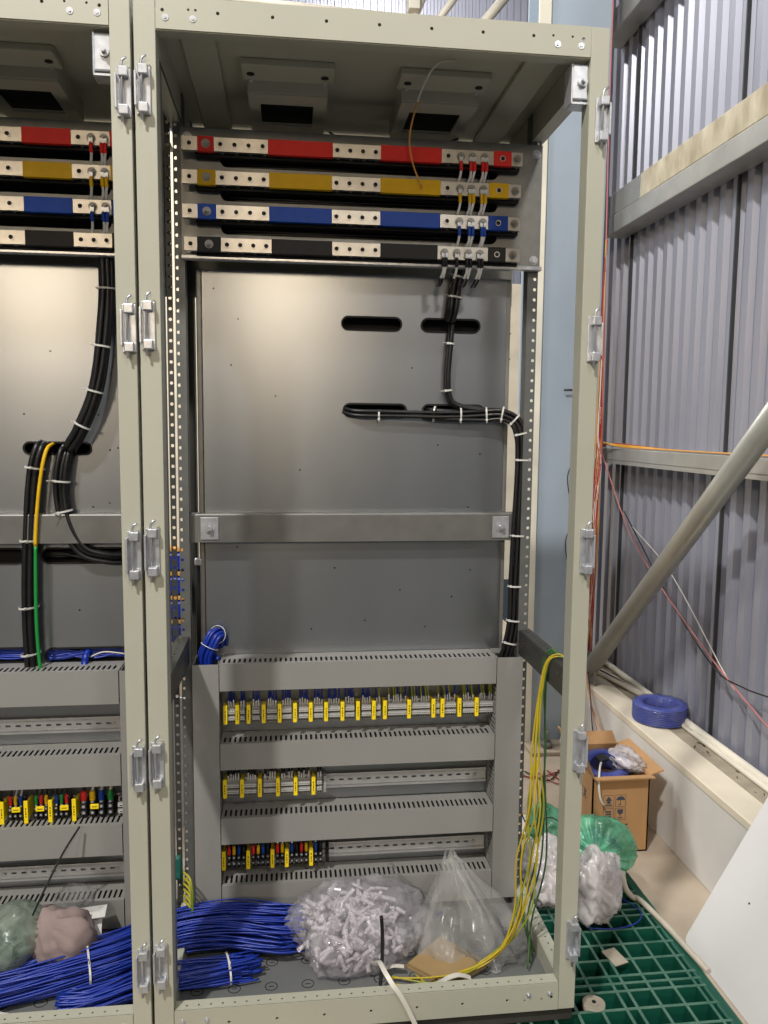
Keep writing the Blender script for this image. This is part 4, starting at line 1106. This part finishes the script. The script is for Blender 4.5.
def coil(c, R, r, h, turns, name, label, m='coil_blue'):
    t = thing(name, label, 'wire coil', c)
    prof = [(R-r,.006),(R-r+.006,0),(R-.006,0),(R,.006),(R,h-.006),(R-.006,h),(R-r+.006,h),(R-r,h-.006)]
    mb = MB(); n = 64; rings = []
    for k in range(n):
        a = 2*PI*k/n; wv = 1+.010*math.sin(a*7)
        rings.append([mb.bm.verts.new((c[0]+p*wv*math.cos(a), c[1]+p*wv*math.sin(a), c[2]+z)) for p, z in prof])
    for k in range(n):
        for j in range(len(prof)): mb.face([rings[k][j], rings[(k+1)%n][j], rings[(k+1)%n][(j+1)%8], rings[k][(j+1)%8]], True)
    mb.build('coil_body', m, t)
    for j in range(turns):
        z = c[2]+.008+(h-.016)*j/(turns-1)
        MB().tube([(c[0]+(R+.0005)*math.cos(2*PI*k/48), c[1]+(R+.0005)*math.sin(2*PI*k/48), z) for k in range(48)], .0034, 6, closed=True).build('winding', m, t)
    mb = MB(); n = 72; A = []
    for k in range(n):
        a = 2*PI*k/n; w_ = .003*noise.noise(V((math.cos(a)*5, math.sin(a)*5, 0)))
        A.append([mb.bm.verts.new((c[0]+q*math.cos(a), c[1]+q*math.sin(a), c[2]+z)) for q, z in ((R-r-.003,.012),(R-r-.002,h+.002+w_),(R+.004+w_,h+.001),(R+.006+w_,h*.5),(R+.004,.002))])
    for k in range(n):
        for j in range(4): mb.face([A[k][j], A[k][j+1], A[(k+1)%n][j+1], A[(k+1)%n][j]], True)
    mb.build('plastic_wrap', 'wrap_film', t)
    return t
t = coil((1.695,1.31,.087), .100, .038, .072, 9, 'wire_coil', 'plastic-wrapped blue wire coil lying on the concrete ledge')
k = MB(); 
for j in range(5):
    a = -.55+.09*j; b = a+.09
    k.face([k.bm.verts.new((1.695+.1085*math.cos(x_), 1.31+.1085*math.sin(x_), z_)) for x_, z_ in ((a,.10),(b,.10),(b,.145),(a,.145))])
k.build('coil_label', 'paper', t)
t = coil((1.388,1.09,-.045), .088, .034, .072, 9, 'wire_coil', 'blue wire coil wrapped in plastic inside the cardboard box')
t.rotation_euler = (.18, -.12, 0)
o = bag('plastic_wrap', (1.452,1.07,.040), (.060,.10,.038), 31, 'white_film', None, amp=.2, fine=.08, flat=-.8); tag(o, 'crumpled white plastic on the rim of the cardboard box', 'plastic')
wire('white_tail', [(1.35,1.04,.04), (1.325,.99,.045), (1.300,.935,.02), (1.302,.925,-.03), (1.315,.925,-.06)], .004, 'wire_white', 'white wire tail hanging over the front of the cardboard box', 'wire')
k = MB(); k.obox((1.362,1.07,.045), (.045,.035,.012), Matrix.Rotation(.5,3,'Z') @ Matrix.Rotation(.4,3,'X'), .002); tag(k.build('black_label', 'term_dark', origin=(1.362,1.07,.04)), 'small dark card lying in the boxed blue coil', 'card')
wire('blue_loop', [(1.24,.95,.03), (1.28,.98,.075), (1.34,1.02,.085), (1.39,1.03,.065), (1.40,1.02,.04)], .0022, 'wire_blue', 'thin blue wire arching over the cardboard box', 'wire')
# green bag, tied towards the viewer
kn = V((-.42,-.86,.22)).normalized()
def gf(d):
    c = d.dot(kn)
    w = max(0., c)
    e1 = kn.orthogonal().normalized(); e2 = kn.cross(e1)
    a = math.atan2(d.dot(e2), d.dot(e1))
    return 1-.26*w**3+.060*math.sin(a*14+2*math.sin(a*3))*(.08+.92*w**.7)*(1-.6*w**6)+.025*math.sin(a*27+1)*w
t = tag(bag('rubbish_bag', (1.160,.58,-.018), (.112,.108,.092), 17, 'green_film', None, amp=.05, fine=.012, flat=-.87, fold=gf, sub_=6), 'green translucent rubbish bag tied in a knot, standing on the pallet', 'bag')
k = MB(); q = V((1.160,.58,-.018))+V((kn.x*.078, kn.y*.076, kn.z*.066))
for j in range(9):
    a = j*2*PI/9; d = (kn*.6+V((math.cos(a)*.7, 0, math.sin(a)*.7))).normalized()
    k.tube([q, q+d*.018+V((0,0,.002)), q+d*.034+V((0,0,-.004))], .008, 6, rfun=lambda s: .5+.9*s)
k.build('knot', 'green_film', t)
k = MB(); k.merge(crumple((1.168,.60,-.035), (.075,.07,.052), 23, amp=.25, fine=.1)); k.build('bag_filling', 'wire_blue', t)
# pale bag outside between post and duct
t = tag(bag('rubbish_bag', (1.035,.70,-.022), (.070,.07,.088), 19, 'green_film', None, amp=.1, fine=.04, flat=-.85, sub_=4), 'small green bag seen through the frame beside the yellow wires', 'bag')
for c, s, sd, l in (((.945,.46,-.012), (.085,.095,.100), 41, 'milky white plastic bag of offcuts seen through the frame'), ((1.060,.36,-.006), (.072,.080,.108), 43, 'crumpled white plastic bag against the post, on the pallet'), ((1.125,.43,-.028), (.042,.05,.082), 47, 'small crumpled white plastic bag leaning by the green bag')):
    o = bag('plastic_bag', c, s, sd, 'white_film', None, amp=.18, fine=.03, flat=-.85, sub_=5); tag(o, l, 'bag')
# paper with print on the floor behind
t = thing('printed_paper', 'white printed paper lying on the floor behind the cabinet', 'paper', (1.2,1.15,FZ))
k = MB(); k.prism([(1.04,.99),(1.215,.98),(1.275,1.12),(1.09,1.13)], 'z', FZ+.062, FZ+.064); k.build('sheet', 'paper', t)
k = MB()
for j in range(3): k.box(1.11,1.20,1.02+.030*j,1.026+.030*j,FZ+.064,FZ+.0646)
k.build('printed_lines', 'print', t)
k = MB(); k.box(1.03,1.29,.975,1.15,FZ,FZ+.061,.004); tag(k.build('brown_carton', 'cardboard', origin=(1.2,1.1,FZ)), 'low brown carton under the printed paper', 'box')
# leaning board
t = thing('white_board', 'large white board leaning on the ledge beside the pallet', 'board', (1.42,0,FZ))
A, B = V((1.378,.462,FZ+.002)), V((1.590,.462,.135))
u = (B-A).normalized(); nrm = V((-u.z,0,u.x))
mb = MB(); k4 = []
R_ = .018
prof = [A+u*R_*0+V((0,-R_,0)), A+u*R_*.3+V((0,-R_*.3,0)), A+u*R_, A+u*.60, A+u*.60+V((0,-1.1,0)), A+V((0,-1.1,0))]
Fv = [mb.bm.verts.new(p) for p in prof]; Bv = [mb.bm.verts.new(p-nrm*.012) for p in prof]
mb.face(Fv); mb.face(Bv[::-1])
for i in range(6): mb.face([Fv[i], Fv[(i+1)%6], Bv[(i+1)%6], Bv[i]])
mb.build('board_sheet', 'board', t)
k = MB(); c = A+u*.22+V((0,-.14,0)); k.cyl(c-nrm*.001, c+nrm*.0012, .003, 8); k.build('screw_mark', 'term_dark', t)
# hose / cables on the pallet
wire('grey_hose', [(1.185,.47,-.03), (1.190,.455,-.07), (1.205,.440,-.090), (1.222,.422,-.092), (1.240,.306,-.092), (1.250,.201,-.092), (1.258,.12,-.092)], .008, 'hose', 'pale grey hose lying along the pallet edge', 'hose', n=10)
wire('blue_thread', [(1.03,.32,-.094), (1.10,.31,-.094), (1.17,.33,-.094), (1.20,.38,-.094), (1.17,.45,-.094)], .0018, 'wire_blue', 'thin blue thread lying on the green pallet', 'wire')
wire('black_lead', [(.93,.66,.10), (.95,.60,.05), (1.0,.50,.115), (1.07,.33,-.02), (1.12,.33,-.06)], .002, 'black_cable', 'thin black lead across the white bags', 'wire')
# conduits and cables on the ledge
wire('wall_conduit', [(1.772,2.25,.100), (1.772,1.5,.100), (1.772,.7,.100), (1.772,-1,.100)], .014, 'rod_white', 'white conduit along the foot of the corrugated wall', 'conduit', n=12)
for i, (y, c) in enumerate(((0,'rod_white'), (.02,'wire_white'), (.045,'black_cable'), (.06,'hose'))):
    wire('ledge_cable', [(1.61+y,2.22,.10), (1.65+y*.8,2.0,.098), (1.70+y*.5,1.78,.098), (1.745,1.5,.096+.012*(i%2)), (1.752,1.0,.092), (1.752,.6,.092)], (.011,.006,.005,.007)[i], c,
         ('white cable on the ledge behind the coil', 'thin white cable on the ledge behind the coil', 'black cable on the ledge behind the coil', 'grey cable on the ledge behind the coil')[i], 'cable')
rnd = random.Random(3)
proto = None
for j in range(28):
    x, y = rnd.uniform(1.70,1.76), rnd.uniform(.35,1.15)
    if proto is None:
        k = MB(); k.box(-.006,.006,-.0015,.0015,0,.002,.0004); proto = k.build('dirt_chip', 'ink'); o = proto
    else:
        o = proto.copy(); COL.objects.link(o)
    o.location = (x, y, .0832); o.rotation_euler = (0,0,rnd.uniform(0,3)); s = rnd.uniform(.5,1.5); o.scale = (s,s,s)
    tag(o, 'small dark chip lying on the dusty ledge', 'chip', 'chips on the dusty ledge')
# wires on the wall side of the post
rnd = random.Random(21)
for i in range(16):
    c, cn = (('wire_red','dark red'), ('wire_orange','orange'), ('wire_pink','pink'), ('wire_red','dark red'), ('wire_white','white'))[i % 5]
    j = lambda s: rnd.uniform(-s, s)
    top = 4.0 if i == 2 else 2.05 if i < 8 else 1.25
    pts = [(1.626+j(.004),1.86,top), (1.624+j(.010),1.86,top*.5+.70), (1.624+j(.014),1.86,1.20), (1.622+j(.018),1.86,1.05), (1.618+j(.020),1.86,.85), (1.614+j(.022),1.86,.55), (1.610+j(.02),1.86,.25), (1.60+j(.03),1.86,.0 if i % 2 else .12)]
    wire('hanging_wire', pts, .0032, c, '%s wire hanging in the tangle beside the column' % cn, 'wire', '%s wires in the hanging tangle' % cn)
for i in range(5):
    wire('purlin_wire', [(1.62+.01*i,1.95,1.19-.01*i), (1.69,1.8,1.152+.003*i), (1.715+.006*i,1.4,1.148), (1.72+.006*i,.8,1.148), (1.72+.006*i,.2,1.150)], .003, ('wire_orange','wire_orange','yellow','wire_orange','wire_red')[i], 'orange wire lying along the middle wall rail' if i != 4 else 'red wire lying along the middle wall rail', 'wire', 'orange wires on the middle wall rail' if i != 4 else None)
wire('wall_wire', [(1.66,1.95,1.16), (1.735,1.705,.748), (1.75,1.148,.452), (1.755,.641,.27), (1.755,.2,.16)], .003, 'wire_pink', 'pink wire sagging diagonally across the corrugated wall', 'wire')
wire('wall_wire', [(1.75,1.85,.86), (1.755,1.40,.56), (1.755,1.05,.385), (1.75,.85,.37), (1.75,.6,.40)], .0028, 'black_cable', 'black wire sagging below the diagonal pipe', 'wire')
wire('wall_wire', [(1.75,1.75,.80), (1.757,1.40,.66), (1.757,1.0,.40), (1.757,.9,.34)], .0022, 'wire_white', 'pale thin wire sagging beside the pink one', 'wire')
wire('loose_string', [(1.585,1.84,.35), (1.575,1.78,.1), (1.570,1.70,-.02), (1.572,1.68,-.12)], .004, 'wire_white', 'white cord dropping from the tangle past the ledge', 'wire')
for i in range(3):
    wire('ledge_loop', [(1.60,1.86,.2), (1.56,1.70,.05+.02*i), (1.545-.02*i,1.5,-.05), (1.53,1.45,-.14), (1.54-.03*i,1.38,-.20)], .0028, ('wire_orange','wire_pink','black_cable')[i], '%s wire dangling over the end of the ledge' % ('orange','pink','black')[i], 'wire')
for i, zz in enumerate((1.02, .72)):
    wire('column_lead', [(1.66,1.92,zz+.15), (1.55,1.905,zz+.08), (1.50,1.90,zz), (1.52,1.905,zz-.12), (1.57,1.915,zz-.20)], .0025, 'black_cable', ('upper thin black lead looping on the column face', 'lower thin black lead looping on the column face')[i], 'wire')
wire('column_spike', [(1.47,1.90,1.40), (1.60,1.905,1.402)], .005, 'dark_metal', 'thin dark pin sticking sideways on the column', 'pin', smooth_path=True)
for i in range(7):
    pts = [(1.20+.05*i,1.62,FZ+.006), (1.28+.04*i,1.55-.03*i,FZ+.006), (1.40+.02*i,1.60+.02*i,FZ+.006), (1.52,1.55-.04*i,FZ+.006)]
    wire('floor_wire', pts, .003, ('wire_red','black_cable','wire_pink')[i % 3], '%s wire scattered on the floor by the column' % ('dark red','black','pink')[i % 3], 'wire', '%s wires on the floor by the column' % ('dark red','black','pink')[i % 3])

# ================================================================== light, world, camera
def area(name, loc, target, size, power, color=(1,.96,.91), shape='DISK', size_y=None):
    L = bpy.data.lights.new(name, 'AREA'); L.energy = power; L.color = color; L.shape = shape; L.size = size
    if size_y: L.size_y = size_y
    o = bpy.data.objects.new(name, L); COL.objects.link(o); o.location = loc
    o.rotation_euler = (V(target)-V(loc)).to_track_quat('-Z', 'Y').to_euler()
    return o
area('hall_lamp_near', (-2.0,-3.4,6.0), (.4,.4,1.0), .3, 360)
area('hall_lamp_mid', (-2.8,-8.1,3.1), (.4,.4,1.0), .9, 74, (1,.79,.55))
area('hall_lamp_far', (.15,-8.0,3.1), (.4,.4,1.0), .9, 58, (1,.79,.55))
area('fill_front', (2.0,-5.4,5.2), (.4,.4,.6), .5, 80)  # added frontal fill for the rails and ducts
area('fill_back_wall', (1.5,6.6,7.0), (.8,9,4.6), 1.2, 160)  # added to brighten the far back wall
area('fill_side_gap', (-.9,.95,3.4), (-.25,2.2,.6), .5, 40)  # added to brighten the board behind the side gap
area('hall_lamp_rear', (-1.0,3.6,4.6), (.3,4.5,0), 1.2, 130)
w = bpy.data.worlds.new('hall_light'); SC.world = w; w.use_nodes = True
wn = w.node_tree; bg = wn.nodes['Background']; bg.inputs['Strength'].default_value = .36
wt = wn.nodes.new('ShaderNodeTexCoord'); ws = wn.nodes.new('ShaderNodeSeparateXYZ'); wr = wn.nodes.new('ShaderNodeValToRGB')
wm = wn.nodes.new('ShaderNodeMapRange'); wm.inputs['From Min'].default_value = -1
wn.links.new(wt.outputs['Generated'], ws.inputs[0]); wn.links.new(ws.outputs['Z'], wm.inputs['Value']); wn.links.new(wm.outputs['Result'], wr.inputs['Fac'])
e = wr.color_ramp.elements; e[0].position = .42; e[0].color = (.10,.12,.14,1); e[1].position = .95; e[1].color = (.95,1,1.05,1)
q = wr.color_ramp.elements.new(.56); q.color = (.27,.30,.33,1)
wn.links.new(wr.outputs['Color'], bg.inputs['Color'])
cam = bpy.data.cameras.new('camera'); co = bpy.data.objects.new('camera', cam); COL.objects.link(co); SC.camera = co
cam.sensor_fit = 'HORIZONTAL'; cam.sensor_width = 36; cam.lens = 800.97/768*36; cam.clip_start = .01
yaw, pit, rol = .1198001201759361, .10414811050991174, .009685799795104873
fw = V((math.sin(yaw)*math.cos(pit), math.cos(yaw)*math.cos(pit), -math.sin(pit))); r0 = V((math.cos(yaw), -math.sin(yaw), 0)); u0 = r0.cross(fw)
r2 = r0*math.cos(rol)+u0*math.sin(rol); u2 = -r0*math.sin(rol)+u0*math.cos(rol)
co.matrix_world = Matrix.Translation((.24087,-1.6021,1.22179)) @ Matrix((r2, u2, -fw)).transposed().to_4x4()
SC.view_settings.view_transform = 'Standard'; SC.view_settings.look = 'None'; SC.view_settings.gamma = 1; SC.view_settings.use_curve_mapping = False
SC.view_settings.exposure = .12
